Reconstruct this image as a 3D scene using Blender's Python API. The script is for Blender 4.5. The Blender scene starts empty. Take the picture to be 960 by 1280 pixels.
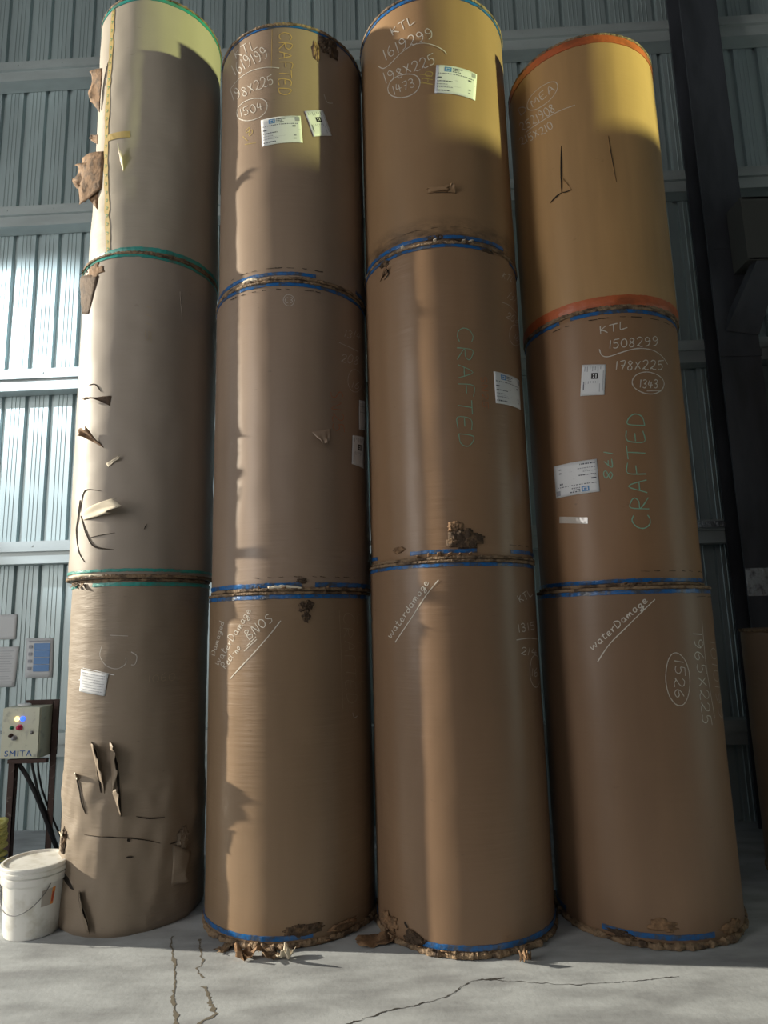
import bpy, bmesh, math, random
from mathutils import Vector, Matrix, noise
R_ = math.radians
C = bpy.context.scene.collection
S = bpy.context.scene

# ---------------------------------------------------------------- camera
F_PX, TILT, ROLL, EYE = 830.0, 9.531, -1.486, 1.809
cam = bpy.data.cameras.new('camera'); co = bpy.data.objects.new('camera', cam); C.objects.link(co)
cam.sensor_fit = 'VERTICAL'; cam.sensor_height = 36.0; cam.lens = 36.0 * F_PX / 1280.0
cam.clip_end = 200
co.matrix_world = Matrix.Translation((0, 0, EYE)) @ Matrix.Rotation(R_(90 + TILT), 4, 'X') @ Matrix.Rotation(R_(ROLL), 4, 'Z')
S.camera = co
# ---------------------------------------------------------------- light
S.view_settings.view_transform = 'Standard'; S.view_settings.look = 'None'
S.view_settings.exposure = 0.0; S.view_settings.gamma = 1.0; S.view_settings.use_curve_mapping = False
w = bpy.data.worlds.new('world'); S.world = w; w.use_nodes = True
bg = w.node_tree.nodes['Background']; bg.inputs[0].default_value = (0.62, 0.74, 0.9, 1); bg.inputs[1].default_value = 0.02

def aim(o, d): o.rotation_euler = Vector(d).to_track_quat('-Z', 'Y').to_euler()
def area(name, loc, d, sx, sy, power, col, spread=180):
    l = bpy.data.lights.new(name, 'AREA'); l.shape = 'RECTANGLE'; l.size = sx; l.size_y = sy; l.energy = power; l.color = col
    l.spread = R_(spread)
    o = bpy.data.objects.new(name, l); o.location = loc; aim(o, d); C.objects.link(o); return o
# low sun from the left, almost parallel to the wall
sl = bpy.data.lights.new('sun', 'SUN'); sl.energy = 7.6; sl.color = (1.0, 0.91, 0.74); sl.angle = R_(1.0)
so = bpy.data.objects.new('sun', sl); C.objects.link(so)
SAZ, SEL = R_(6.7), R_(17)
aim(so, (math.cos(SAZ) * math.cos(SEL), -math.sin(SAZ) * math.cos(SEL), -math.sin(SEL)))
# cool fill lamp added at the left wall gap, standing in for sky light
area('left_fill', (-7.8, 4.6, 3.9), (1, 0.0, 0.0), 2.2, 7.0, 42, (0.72, 0.87, 1.0))
# fill lamp added in front of the closed left wall, beside the camera
area('side_fill', (-7.8, -0.6, 4.4), (1, 0.6, 0.0), 3.0, 6.5, 430, (1.0, 0.95, 0.90))
# weak fill lamp added behind the camera
area('front_fill', (-2.0, -4.0, 5.0), (0.0, 1, 0.1), 5.0, 3.0, 54, (1.0, 0.93, 0.90))
# unseen spot added to brighten the corrugated wall left of the stacks
wl = bpy.data.lights.new('wall_fill_spot', 'SPOT'); wl.energy = 2100; wl.color = (0.88, 0.95, 1.0)
wl.spot_size = R_(35); wl.spot_blend = 0.35; wl.shadow_soft_size = 0.10
wo = bpy.data.objects.new('wall_fill_spot', wl); C.objects.link(wo); wo.location = (-7.0, 3.4, 6.6)
aim(wo, Vector((-3.35, 6.35, 4.25)) - Vector(wo.location))
# yellow light on the stack tops, cut by the window added in the right wall
yl = bpy.data.lights.new('yellow_spot', 'SPOT'); yl.energy = 14000; yl.color = (0.76, 0.84, 0.36)
yl.spot_size = R_(16); yl.spot_blend = 0.05; yl.shadow_soft_size = 0.12
yo = bpy.data.objects.new('yellow_spot', yl); C.objects.link(yo); yo.location = (14.0, 1.15, 5.95)
aim(yo, Vector((1.0, 4.2, 5.75)) - Vector(yo.location))

# ---------------------------------------------------------------- helpers
def mat(name, col, rough=0.6, metal=0.0, spec=0.5, emis=None, es=0.0, bump=None, var=None, coat=0):
    m = bpy.data.materials.new(name); m.use_nodes = True; nt = m.node_tree; b = nt.nodes['Principled BSDF']
    b.inputs['Base Color'].default_value = (*col, 1); b.inputs['Roughness'].default_value = rough
    b.inputs['Metallic'].default_value = metal; b.inputs['Specular IOR Level'].default_value = spec
    if coat: b.inputs['Coat Weight'].default_value = coat; b.inputs['Coat Roughness'].default_value = 0.3
    if emis: b.inputs['Emission Color'].default_value = (*emis, 1); b.inputs['Emission Strength'].default_value = es
    tc = nt.nodes.new('ShaderNodeTexCoord')
    def noi(scale, vec, det=4, rg=0.55):
        mp = nt.nodes.new('ShaderNodeMapping'); mp.inputs['Scale'].default_value = vec
        n = nt.nodes.new('ShaderNodeTexNoise'); n.inputs['Scale'].default_value = scale
        n.inputs['Detail'].default_value = det; n.inputs['Roughness'].default_value = rg
        nt.links.new(tc.outputs['Object'], mp.inputs[0]); nt.links.new(mp.outputs[0], n.inputs[0]); return n
    if var:   # (scale, vec, dark colour, lo, hi)
        sc, vec, c2, lo, hi = var
        n = noi(sc, vec); r = nt.nodes.new('ShaderNodeMapRange'); r.inputs[1].default_value = lo; r.inputs[2].default_value = hi
        nt.links.new(n.outputs['Fac'], r.inputs[0])
        mx = nt.nodes.new('ShaderNodeMix'); mx.data_type = 'RGBA'
        mx.inputs[6].default_value = (*col, 1); mx.inputs[7].default_value = (*c2, 1)
        nt.links.new(r.outputs[0], mx.inputs[0]); nt.links.new(mx.outputs[2], b.inputs['Base Color'])
    if bump:
        sc, vec, st, dist = bump
        n = noi(sc, vec, 3); bp = nt.nodes.new('ShaderNodeBump'); bp.inputs['Strength'].default_value = st
        bp.inputs['Distance'].default_value = dist
        nt.links.new(n.outputs['Fac'], bp.inputs['Height']); nt.links.new(bp.outputs[0], b.inputs['Normal'])
    return m

def kraft(name, col, rough=0.38, wr=0.5, smudge=0.0, stain=(0.4, 0.25, 0.14), spec=0.4, streak=0.25, zf=34, xf=2.2):
    """wrapping paper: base colour with faint vertical streaks, blotches, dark scuffs; horizontal wrinkle bump"""
    m = bpy.data.materials.new(name); m.use_nodes = True; nt = m.node_tree; b = nt.nodes['Principled BSDF']; L = nt.links.new
    b.inputs['Roughness'].default_value = rough; b.inputs['Specular IOR Level'].default_value = spec
    tc = nt.nodes.new('ShaderNodeTexCoord')
    def noi(scale, vec, det=4, rg=0.55, loc=(0, 0, 0)):
        mp = nt.nodes.new('ShaderNodeMapping'); mp.inputs['Scale'].default_value = vec; mp.inputs['Location'].default_value = loc
        n = nt.nodes.new('ShaderNodeTexNoise'); n.inputs['Scale'].default_value = scale
        n.inputs['Detail'].default_value = det; n.inputs['Roughness'].default_value = rg
        L(tc.outputs['Object'], mp.inputs[0]); L(mp.outputs[0], n.inputs[0]); return n.outputs['Fac']
    def rng(s, lo, hi, a=0., bb=1.):
        r = nt.nodes.new('ShaderNodeMapRange'); r.inputs[1].default_value = lo; r.inputs[2].default_value = hi
        r.inputs[3].default_value = a; r.inputs[4].default_value = bb; L(s, r.inputs[0]); return r.outputs[0]
    def mix(f, a, c):
        mx = nt.nodes.new('ShaderNodeMix'); mx.data_type = 'RGBA'
        if isinstance(a, tuple): mx.inputs[6].default_value = (*a, 1)
        else: L(a, mx.inputs[6])
        mx.inputs[7].default_value = (*c, 1); L(f, mx.inputs[0]); return mx.outputs[2]
    def mul(a, c):
        q = nt.nodes.new('ShaderNodeMath'); q.operation = 'MULTIPLY'; L(a, q.inputs[0])
        if isinstance(c, float): q.inputs[1].default_value = c
        else: L(c, q.inputs[1])
        return q.outputs[0]
    dk = tuple(x * 0.72 for x in col)
    seed = (sum(map(ord, name)) * 0.37) % 20
    c = mix(rng(noi(5, (1, 1, .12), 3, .5, (seed, 0, 0)), .4, .75, 0, streak * 2), col, dk)
    c = mix(rng(noi(1.6, (1, 1, .8), 4, .6, (0, seed, 0)), .45, .8, 0, .5), c, tuple(x * .8 for x in col))
    c = mix(rng(noi(9, (1, 1, 2.2), 3, .6, (0, 0, seed)), .70, .80, 0, .55), c, tuple(x * .42 for x in col))
    if smudge:
        sp = nt.nodes.new('ShaderNodeSeparateXYZ'); L(tc.outputs['Object'], sp.inputs[0])
        band = rng(sp.outputs[2], 0.05, 0.22, 1, 0)
        c = mix(mul(mul(band, rng(noi(7, (1, 1, 2.5), 5, .7), .35, .65)), smudge), c, (0.03, 0.022, 0.018))
    L(c, b.inputs['Base Color'])
    wv = noi(1.0, (xf, xf, zf), 4, .6, (seed, 0, 0)); wm = rng(noi(1.3, (1, 1, .8), 2, .5, (0, 0, seed)), .38, .62, .15, 1)
    fine = noi(1.0, (4, 4, 4), 2, .5)
    ad = nt.nodes.new('ShaderNodeMath'); ad.operation = 'ADD'; L(mul(wv, wm), ad.inputs[0]); L(mul(fine, .8), ad.inputs[1])
    bp = nt.nodes.new('ShaderNodeBump'); bp.inputs['Strength'].default_value = wr; bp.inputs['Distance'].default_value = 0.006
    L(ad.outputs[0], bp.inputs['Height']); L(bp.outputs[0], b.inputs['Normal'])
    return m

def finish(name, bm, mats, parent=None, smooth=False, ang=40):
    me = bpy.data.meshes.new(name); bm.normal_update(); bm.to_mesh(me); bm.free()
    for m in (mats if isinstance(mats, (list, tuple)) else [mats]): me.materials.append(m)
    if smooth:
        for p in me.polygons: p.use_smooth = True
        me.set_sharp_from_angle(angle=R_(ang))
    o = bpy.data.objects.new(name, me); C.objects.link(o)
    if parent: o.parent = parent
    return o
def tag(o, label=None, cat=None, group=None, kind=None):
    if label: o['label'] = label
    if cat: o['category'] = cat
    if group: o['group'] = group
    if kind: o['kind'] = kind
    return o
def empty(name, loc, rz=0):
    o = bpy.data.objects.new(name, None); o.location = loc; o.rotation_euler = (0, 0, rz); o.empty_display_size = .1; C.objects.link(o); return o
def box(bm, x0, x1, y0, y1, z0, z1, bev=0.0, mi=0):
    r = bmesh.ops.create_cube(bm, size=1)
    for v in r['verts']:
        v.co = Vector(((x0 + x1) / 2 + v.co.x * (x1 - x0), (y0 + y1) / 2 + v.co.y * (y1 - y0), (z0 + z1) / 2 + v.co.z * (z1 - z0)))
    fs = {f for v in r['verts'] for f in v.link_faces}
    for f in fs: f.material_index = mi
    if bev:
        bmesh.ops.bevel(bm, geom=list({e for f in fs for e in f.edges}), offset=bev, segments=2, affect='EDGES', profile=.7)
def lathe(bm, prof, n=48, cx=0, cy=0, mi=0):
    rings = []
    for r, z in prof:
        rings.append([bm.verts.new((cx + r * math.cos(2 * math.pi * i / n), cy + r * math.sin(2 * math.pi * i / n), z)) for i in range(n)])
    for a, b in zip(rings, rings[1:]):
        for i in range(n):
            f = bm.faces.new((a[i], a[(i + 1) % n], b[(i + 1) % n], b[i])); f.material_index = mi
    for r, fl in ((rings[0], True), (rings[-1], False)):
        bm.faces.new(list(reversed(r)) if fl else r)
def tube(bm, pts, r, n=8, mi=0, closed_ends=True):
    pts = [Vector(p) for p in pts]; rings = []
    for i, p in enumerate(pts):
        t = (pts[min(i + 1, len(pts) - 1)] - pts[max(i - 1, 0)]).normalized()
        u = t.cross(Vector((0, 0, 1)))
        if u.length < 1e-3: u = t.cross(Vector((0, 1, 0)))
        u.normalize(); v = t.cross(u)
        rr = r[i] if isinstance(r, (list, tuple)) else r
        rings.append([bm.verts.new(p + (u * math.cos(2 * math.pi * k / n) + v * math.sin(2 * math.pi * k / n)) * rr) for k in range(n)])
    for a, b in zip(rings, rings[1:]):
        for k in range(n):
            f = bm.faces.new((a[k], a[(k + 1) % n], b[(k + 1) % n], b[k])); f.material_index = mi
    if closed_ends:
        bm.faces.new(rings[0]); bm.faces.new(list(reversed(rings[-1])))
def smooth_pts(P, sub=4):
    if len(P) < 3: return [tuple(P[0][i] + (P[1][i] - P[0][i]) * t / 4 for i in range(len(P[0]))) for t in range(5)]
    out = []
    for i in range(len(P) - 1):
        p0, p1, p2, p3 = P[max(i - 1, 0)], P[i], P[i + 1], P[min(i + 2, len(P) - 1)]
        for s in range(sub):
            t = s / sub
            out.append(tuple(0.5 * (2 * b + (c - a) * t + (2 * a - 5 * b + 4 * c - d) * t * t + (3 * b - a - 3 * c + d) * t ** 3) for a, b, c, d in zip(p0, p1, p2, p3)))
    out.append(tuple(P[-1])); return out

# ---------------------------------------------------------------- materials
M = {}
M['concrete'] = mat('concrete_floor', (0.47, 0.50, 0.52), 0.62, spec=.35, var=(3.2, (.7, 1.8, 1), (0.30, 0.315, 0.33), .38, .66), bump=(30, (1, 1, 1), .15, .01))
M['crack'] = mat('floor_crack_fill', (0.17, 0.15, 0.115), 0.9)
M['crack_dark'] = mat('floor_crack_dark', (0.05, 0.045, 0.04), 0.95)
M['sheet'] = mat('galvanised_sheet', (0.50, 0.60, 0.61), 0.42, 0.35, var=(3, (1, 1, .12), (0.36, 0.43, 0.44), .35, .75), bump=(14, (1, 1, .05), .12, .01))
M['girt'] = mat('girt_galvanised', (0.52, 0.58, 0.58), 0.5, 0.3, var=(4, (.3, 1, 1), (0.38, 0.42, 0.42), .4, .75))
M['steel'] = mat('painted_steel_dark', (0.075, 0.083, 0.10), 0.65, 0.0, var=(3, (1, 1, .3), (0.03, 0.033, 0.04), .4, .7))
M['bracket'] = mat('painted_steel_grey', (0.085, 0.087, 0.082), 0.7)
M['roof'] = mat('roof_sheet', (0.25, 0.27, 0.27), 0.6)
M['blue'] = mat('blue_tape', (0.012, 0.12, 0.36), 0.28, var=(18, (1, 1, 1), (0.07, 0.08, 0.10), .46, .62), bump=(40, (1, 1, 1), .5, .01))
M['teal'] = mat('teal_tape', (0.03, 0.30, 0.26), 0.35, var=(10, (1, 1, 1), (0.10, 0.17, 0.14), .5, .7), bump=(40, (1, 1, 1), .4, .01))
M['orange'] = mat('orange_tape', (0.50, 0.12, 0.04), 0.4, var=(6, (1, 1, 2), (0.28, 0.08, 0.03), .45, .7), bump=(24, (1, 1, 1), .4, .01))
M['rim'] = mat('folded_paper_rim', (0.27, 0.185, 0.11), 0.75, var=(16, (1, 1, 1), (0.085, 0.055, 0.035), .45, .62), bump=(50, (1, 1, 1), .9, .02))
M['torn'] = mat('torn_kraft', (0.27, 0.16, 0.085), 0.8, var=(20, (1, 1, 1), (0.11, 0.065, 0.035), .45, .65), bump=(40, (1, 1, 1), .6, .01))
M['torn_dark'] = mat('torn_dark', (0.07, 0.045, 0.028), 0.9, var=(26, (1, 1, 1), (0.16, 0.10, 0.055), .52, .66), bump=(45, (1, 1, 1), .9, .02))
M['torn_brown'] = mat('torn_brown', (0.13, 0.085, 0.055), 0.8, var=(20, (1, 1, 1), (0.07, 0.045, 0.03), .45, .65), bump=(40, (1, 1, 1), .6, .01))
M['slit'] = mat('torn_gap_shade', (0.022, 0.017, 0.013), 0.95)  # near-black colour standing in for the shade inside slits
M['pale'] = mat('pale_paper_inside', (0.70, 0.62, 0.48), 0.7)
M['label'] = mat('label_paper', (0.72, 0.74, 0.76), 0.45)
M['ink'] = mat('label_ink', (0.10, 0.11, 0.14), 0.6)
M['inkgrey'] = mat('label_grey_ink', (0.33, 0.34, 0.38), 0.6)
M['inkblue'] = mat('label_blue_ink', (0.10, 0.27, 0.55), 0.6)
M['black'] = mat('black_print', (0.01, 0.01, 0.012), 0.5)
M['clear'] = mat('clear_tape', (0.55, 0.50, 0.45), 0.12, spec=.9)
M['ytape'] = mat('yellowed_tape', (0.48, 0.36, 0.14), 0.4)
M['green_print'] = mat('green_tape_print', (0.10, 0.24, 0.10), 0.6)
CH = {'w': (.66, .62, .55), 'd': (.56, .52, .48), 'f': (.38, .31, .22), 'o': (.62, .42, .16), 'y': (.55, .42, .14), 'g': (.25, .46, .34), 'r': (.46, .17, .08), 'p': (.8, .8, .8)}
for k, v in CH.items(): M['chalk_' + k] = mat('chalk_' + k, v, 0.95, spec=.1)
M['plastic'] = mat('bucket_plastic', (0.80, 0.80, 0.77), 0.35, var=(9, (1, 1, 1), (0.56, 0.54, 0.47), .5, .72))
M['wire'] = mat('handle_wire', (0.2, 0.2, 0.2), 0.4, .8)
M['cream'] = mat('panel_enamel', (0.56, 0.57, 0.46), 0.4, var=(12, (1, 1, 1), (0.33, 0.34, 0.29), .55, .72))
M['rust'] = mat('rusty_steel', (0.06, 0.035, 0.03), 0.8, var=(18, (1, 1, 1), (0.20, 0.17, 0.15), .60, .72))
M['cable'] = mat('black_cable', (0.012, 0.012, 0.016), 0.45)
M['paper'] = mat('notice_paper', (0.62, 0.63, 0.64), 0.6)
M['poster_blue'] = mat('poster_blue', (0.09, 0.24, 0.52), 0.4)
M['lamp_on'] = mat('lamp_yellow_lit', (1, .8, .3), .3, emis=(1, .70, .22), es=2.5)
M['lamp_blue'] = mat('lamp_blue_lit', (.05, .15, 1), .3, emis=(.03, .10, 1), es=2.5)
M['btn_red'] = mat('button_red', (.55, .015, .08), .35)
M['btn_green'] = mat('button_green', (.01, .16, .10), .35)
M['brand'] = mat('brand_blue', (.02, .10, .33), .5)
M['sticker'] = mat('sticker_grey', (.46, .42, .38), .6); M['sticker_o'] = mat('sticker_orange', (.80, .30, .06), .5); M['sticker_r'] = mat('sticker_red', (.50, .07, .04), .5)
M['rope'] = mat('yellow_rope', (.50, .47, .16), .8, bump=(60, (1, 1, 1), .8, .01)); M['tin'] = mat('grey_tin', (.20, .25, .30), .4, .6)
M['board'] = mat('pale_board', (.60, .55, .44), .7)
M['foil'] = mat('silver_foil_tape', (.55, .57, .60), .25, .7, bump=(30, (1, 1, 1), .7, .02), var=(14, (1, 1, 1), (.2, .2, .22), .5, .7))
M['wood'] = mat('reddish_wood', (.12, .03, .025), .7)
DATA = {
 (0, 0): {'label':[('P2',[-121.0,1.57,-94.2,1.537,-96.8,1.402,-122.2,1.43])],'chalk':[('p',0.008,[-124.1,1.499,-106.9,1.521,-95.5,1.53]),('p',0.006,[-119.5,1.576,-104.1,1.556,-89.7,1.529]),('d',0.005,[-101.5,1.711,-102.5,1.651,-96.6,1.59,-88.0,1.568,-81.3,1.597,-81.4,1.637]),('d',0.006,[-77.3,1.671,-73.0,1.644,-74.0,1.594,-77.0,1.59]),('d',0.004,[-94.3,1.78,-80.2,1.772]),('f',0.004,[-62.7,1.52,-62.9,1.475]),('f',0.004,[-58.0,1.519,-59.9,1.51,-60.3,1.494,-59.4,1.479,-57.6,1.475,-56.0,1.484,-55.7,1.502,-56.7,1.515,-58.0,1.519]),('f',0.004,[-50.6,1.528,-53.1,1.511,-53.7,1.491,-52.2,1.479,-50.3,1.483,-49.6,1.495,-51.0,1.503,-53.4,1.496]),('f',0.004,[-44.5,1.523,-46.6,1.514,-47.1,1.498,-46.1,1.482,-44.0,1.477,-42.2,1.487,-41.8,1.505,-43.0,1.519,-44.5,1.523])],'flap':[([-107.1,1.11,-94.1,0.816],[-101.3,1.125,-93.6,0.967],0.05,'k'),([-91.3,1.124,-87.2,0.825],[-85.6,1.109,-82.4,0.941],0.05,'k'),([-87.9,0.825,-81.1,0.682],[-82.6,0.86,-79.4,0.691],0.03,'k'),([-124.4,0.928,-119.8,0.888],[-118.4,0.942,-116.2,0.905],0.03,'w'),([-39.7,0.46,-40.2,0.217],[-26.7,0.404,-29.5,0.229],0.03,'k'),([-112.9,0.244,-102.4,0.038],[-108.3,0.257,-97.2,0.044],0.03,'k'),([-154.8,0.528,-147.5,0.512],[-137.7,0.567,-130.8,0.549],0.03,'w')],'slit':[([-106.4,1.124,-101.5,1.039,-98.6,0.92,-96.7,0.821],0.022),([-121.1,0.921,-115.4,0.82,-109.4,0.696],0.018),([-90.0,1.119,-85.0,0.989,-82.5,0.846,-80.0,0.682],0.016),([-110.0,0.575,-86.5,0.565,-65.9,0.535,-50.6,0.49],0.006),([-69.4,0.669,-58.7,0.648,-48.0,0.642],0.008),([-74.7,0.549,-73.4,0.529],0.02),([-75.4,0.444,-70.1,0.439],0.012),([-42.6,0.471,-32.9,0.475,-25.3,0.507],0.008),([-136.9,0.342,-127.2,0.294,-118.3,0.252],0.035),([-112.9,0.244,-104.4,0.116,-101.1,0.039],0.02)]},
 (0, 1): {'chalk':[('f',0.005,[-69.6,1.877,-74.1,1.888]),('f',0.005,[-69.5,1.814,-74.1,1.825]),('f',0.005,[-69.3,1.752,-73.7,1.763]),('f',0.005,[-69.5,1.696,-71.3,1.701,-70.9,1.666,-71.7,1.638,-73.1,1.649,-73.7,1.682,-73.5,1.713]),('f',0.005,[-69.5,1.696,-69.0,1.616])],'flap':[([-116.3,2.143,-126.8,1.884],[-154.3,2.262,-137.7,1.904],0.012,'n'),([-98.1,1.234,-99.1,1.162],[-124.8,1.223,-111.5,1.231],0.04,'n'),([-112.6,0.921,-103.1,0.874],[-124.7,0.983,-115.9,1.01],0.05,'b'),([-123.8,0.454,-121.1,0.397],[-89.4,0.519,-87.6,0.406],0.09,'w'),([-100.3,0.762,-98.2,0.739],[-90.7,0.807,-89.4,0.79],0.01,'w')],'slit':[([-121.5,1.339,-113.9,1.331,-107.8,1.272],0.006),([-126.9,0.539,-128.2,0.431,-131.0,0.341,-128.4,0.241],0.018),([-124.6,0.428,-117.5,0.314,-107.7,0.212,-91.4,0.185],0.013),([-126.0,0.456,-122.8,0.573,-117.1,0.6,-102.8,0.578],0.006),([-128.4,0.241,-124.2,0.174,-116.7,0.111],0.004),([-112.9,0.273,-90.8,0.295],0.004),([-69.6,0.316,-68.0,0.354],0.006),([-47.1,2.048,-44.2,1.842],0.004)]},
 (0, 2): {'vtape':[([-121.6,2.079,-122.4,1.75,-123.1,1.406,-122.0,1.063,-119.8,0.659,-116.7,0.328,-113.5,0.019],0.055)],'label':[('ytape',[-119.7,0.988,-96.1,0.974,-95.8,0.921,-119.3,0.933])],'flap':[([-138.2,1.657,-141.2,1.29],[-154.5,1.703,-154.3,1.438],0.06,'b'),([-123.2,0.868,-125.5,0.581],[-154.8,0.954,-147.5,0.498],0.1,'b'),([-130.5,0.797,-132.3,0.431],[-154.7,0.869,-154.7,0.679],0.13,'b'),([-142.9,1.107,-144.2,1.032],[-154.6,1.149,-154.6,1.101],0.04,'b'),([-105.1,0.751,-101.4,0.654],[-103.1,0.826,-99.5,0.742],0.05,'w')],'slit':[([-123.0,1.669,-130.9,1.512,-134.6,1.268],0.03)]},
 (1, 0): {'chalk':[('w',0.005,[-144.0,1.634,-153.5,1.645,-150.8,1.658,-146.5,1.664,-143.6,1.654,-144.0,1.634]),('w',0.005,[-144.1,1.691,-145.4,1.68,-143.2,1.672,-140.8,1.677,-141.7,1.687,-144.1,1.691,-140.8,1.688,-139.8,1.692]),('w',0.005,[-142.7,1.704,-139.3,1.701,-141.9,1.709,-141.9,1.715,-138.6,1.712,-141.1,1.721,-141.0,1.727,-138.2,1.724,-137.7,1.729]),('w',0.005,[-139.3,1.759,-140.3,1.748,-138.7,1.74,-136.8,1.744,-137.5,1.755,-139.3,1.759,-136.8,1.755,-136.0,1.759]),('w',0.005,[-137.7,1.788,-138.7,1.777,-137.3,1.769,-135.5,1.774,-136.2,1.784,-137.7,1.788,-133.3,1.777,-132.9,1.766,-134.3,1.763,-134.8,1.788]),('w',0.005,[-135.3,1.799,-135.1,1.813,-136.3,1.813,-136.6,1.804,-134.9,1.797,-133.5,1.802,-133.4,1.814]),('w',0.005,[-134.0,1.843,-135.2,1.833,-133.7,1.824,-132.2,1.829,-132.9,1.84,-137.6,1.853,-131.7,1.839]),('w',0.005,[-143.0,1.587,-137.4,1.58,-139.5,1.6,-135.2,1.599,-138.4,1.621]),('w',0.005,[-133.8,1.643,-135.5,1.633,-134.1,1.62,-131.7,1.622,-132.0,1.635,-133.8,1.643,-131.2,1.635,-130.1,1.637]),('w',0.005,[-134.9,1.678,-130.2,1.655,-128.6,1.658,-128.6,1.667]),('w',0.005,[-133.7,1.66,-131.9,1.68]),('w',0.005,[-128.3,1.678,-127.4,1.694,-128.6,1.695,-129.3,1.686,-128.0,1.675,-126.3,1.678,-125.7,1.692]),('w',0.005,[-127.2,1.712,-124.4,1.702,-126.1,1.713,-126.1,1.723,-125.4,1.726]),('w',0.005,[-122.4,1.725,-127.5,1.752,-125.7,1.764,-123.1,1.763,-121.5,1.746,-122.4,1.725]),('w',0.005,[-120.2,1.789,-121.5,1.779,-120.4,1.766,-118.6,1.767,-118.9,1.781,-120.2,1.789,-118.2,1.78,-117.4,1.782]),('w',0.005,[-119.0,1.802,-116.5,1.791,-118.3,1.806,-118.1,1.813,-115.7,1.802,-117.4,1.818,-117.1,1.824,-115.0,1.815,-114.4,1.82]),('w',0.005,[-114.7,1.857,-115.8,1.847,-114.9,1.834,-113.3,1.835,-113.5,1.849,-114.7,1.857,-112.9,1.848,-112.2,1.85]),('w',0.005,[-112.7,1.887,-113.8,1.877,-113.0,1.865,-111.4,1.867,-111.7,1.88,-112.7,1.887,-109.4,1.865,-109.5,1.852,-110.7,1.852,-110.4,1.88]),('w',0.005,[-110.6,1.895,-109.9,1.911,-110.8,1.912,-111.3,1.903,-110.4,1.892,-109.2,1.895,-108.7,1.909]),('w',0.005,[-129.5,1.556,-134.9,1.582,-133.4,1.592,-131.6,1.591,-131.0,1.581,-132.0,1.569,-127.4,1.573]),('w',0.005,[-127.8,1.589,-127.0,1.6,-128.2,1.604,-128.8,1.597,-127.4,1.586,-125.8,1.586,-125.4,1.597]),('w',0.005,[-125.8,1.609,-125.1,1.62,-126.3,1.624,-126.8,1.617,-125.5,1.606,-124.0,1.606,-123.5,1.617]),('w',0.005,[-126.5,1.646,-122.6,1.624,-121.7,1.626]),('w',0.005,[-122.9,1.645,-121.9,1.656]),('w',0.005,[-120.8,1.661,-118.7,1.65,-120.2,1.663,-119.9,1.67,-118.0,1.66,-117.5,1.663]),('w',0.005,[-118.6,1.688,-118.3,1.678,-116.8,1.674,-116.7,1.684,-117.9,1.691,-118.6,1.688]),('w',0.006,[-109.3,1.733,-113.0,1.781,-110.1,1.788,-111.2,1.76,-107.6,1.765,-107.2,1.747,-109.3,1.733]),('w',0.006,[-104.8,1.762,-108.3,1.812,-102.1,1.781,-105.4,1.832]),('w',0.006,[-102.3,1.852,-102.9,1.83,-101.1,1.808,-99.0,1.806,-98.4,1.827,-100.1,1.849,-102.3,1.852]),('w',0.006,[-96.0,1.882,-97.7,1.878,-98.2,1.86,-96.5,1.856,-94.5,1.857,-94.0,1.84,-95.5,1.826]),('w',0.007,[-125.1,1.494,-109.0,1.625,-96.5,1.747,-88.3,1.842]),('w',0.006,[-111.4,1.692,-104.6,1.749]),('w',0.006,[-113.2,1.663,-104.0,1.734]),('f',0.005,[-35.3,1.813,-34.2,1.841,-37.2,1.871,-41.3,1.88,-44.3,1.861,-44.5,1.834,-43.3,1.815]),('f',0.005,[-45.0,1.786,-36.2,1.775,-36.3,1.743,-38.1,1.728,-40.2,1.745,-41.0,1.781,-44.7,1.73]),('f',0.005,[-44.0,1.705,-33.7,1.667,-43.7,1.642]),('f',0.005,[-40.2,1.693,-39.8,1.648]),('f',0.005,[-44.3,1.614,-34.3,1.603,-34.3,1.551]),('f',0.005,[-39.4,1.607,-39.0,1.568]),('f',0.005,[-33.9,1.534,-33.0,1.466]),('f',0.005,[-33.5,1.499,-43.1,1.513]),('f',0.005,[-33.7,1.394,-34.3,1.443,-43.4,1.458,-42.8,1.405]),('f',0.005,[-38.9,1.451,-38.5,1.411]),('f',0.005,[-43.0,1.38,-32.8,1.363,-33.6,1.332,-37.5,1.318,-41.7,1.338,-43.0,1.38]),('f',0.004,[-48.3,1.904,-47.0,1.565,-46.2,1.292]),('f',0.004,[-22.8,1.802,-22.0,1.829,-24.8,1.86,-28.4,1.869,-30.8,1.85,-30.9,1.823,-29.8,1.804]),('f',0.004,[-30.0,1.774,-19.5,1.764,-19.4,1.73,-21.8,1.715,-24.5,1.734,-25.4,1.769,-29.6,1.718]),('f',0.004,[-29.4,1.693,-18.6,1.654,-28.9,1.63]),('f',0.004,[-25.6,1.681,-25.0,1.635]),('f',0.004,[-29.6,1.601,-20.6,1.589,-20.4,1.537]),('f',0.004,[-25.3,1.594,-24.8,1.555]),('f',0.004,[-18.4,1.519,-17.0,1.45]),('f',0.004,[-17.8,1.483,-28.4,1.499]),('f',0.004,[-16.2,1.376,-17.3,1.426,-27.7,1.443,-26.9,1.389]),('f',0.004,[-22.8,1.435,-22.3,1.395]),('f',0.004,[-27.0,1.364,-16.8,1.345,-17.5,1.314,-21.5,1.301,-25.7,1.321,-27.0,1.364]),('d',0.006,[-37.4,1.259,-35.9,1.228,-32.3,1.234])]},
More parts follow.
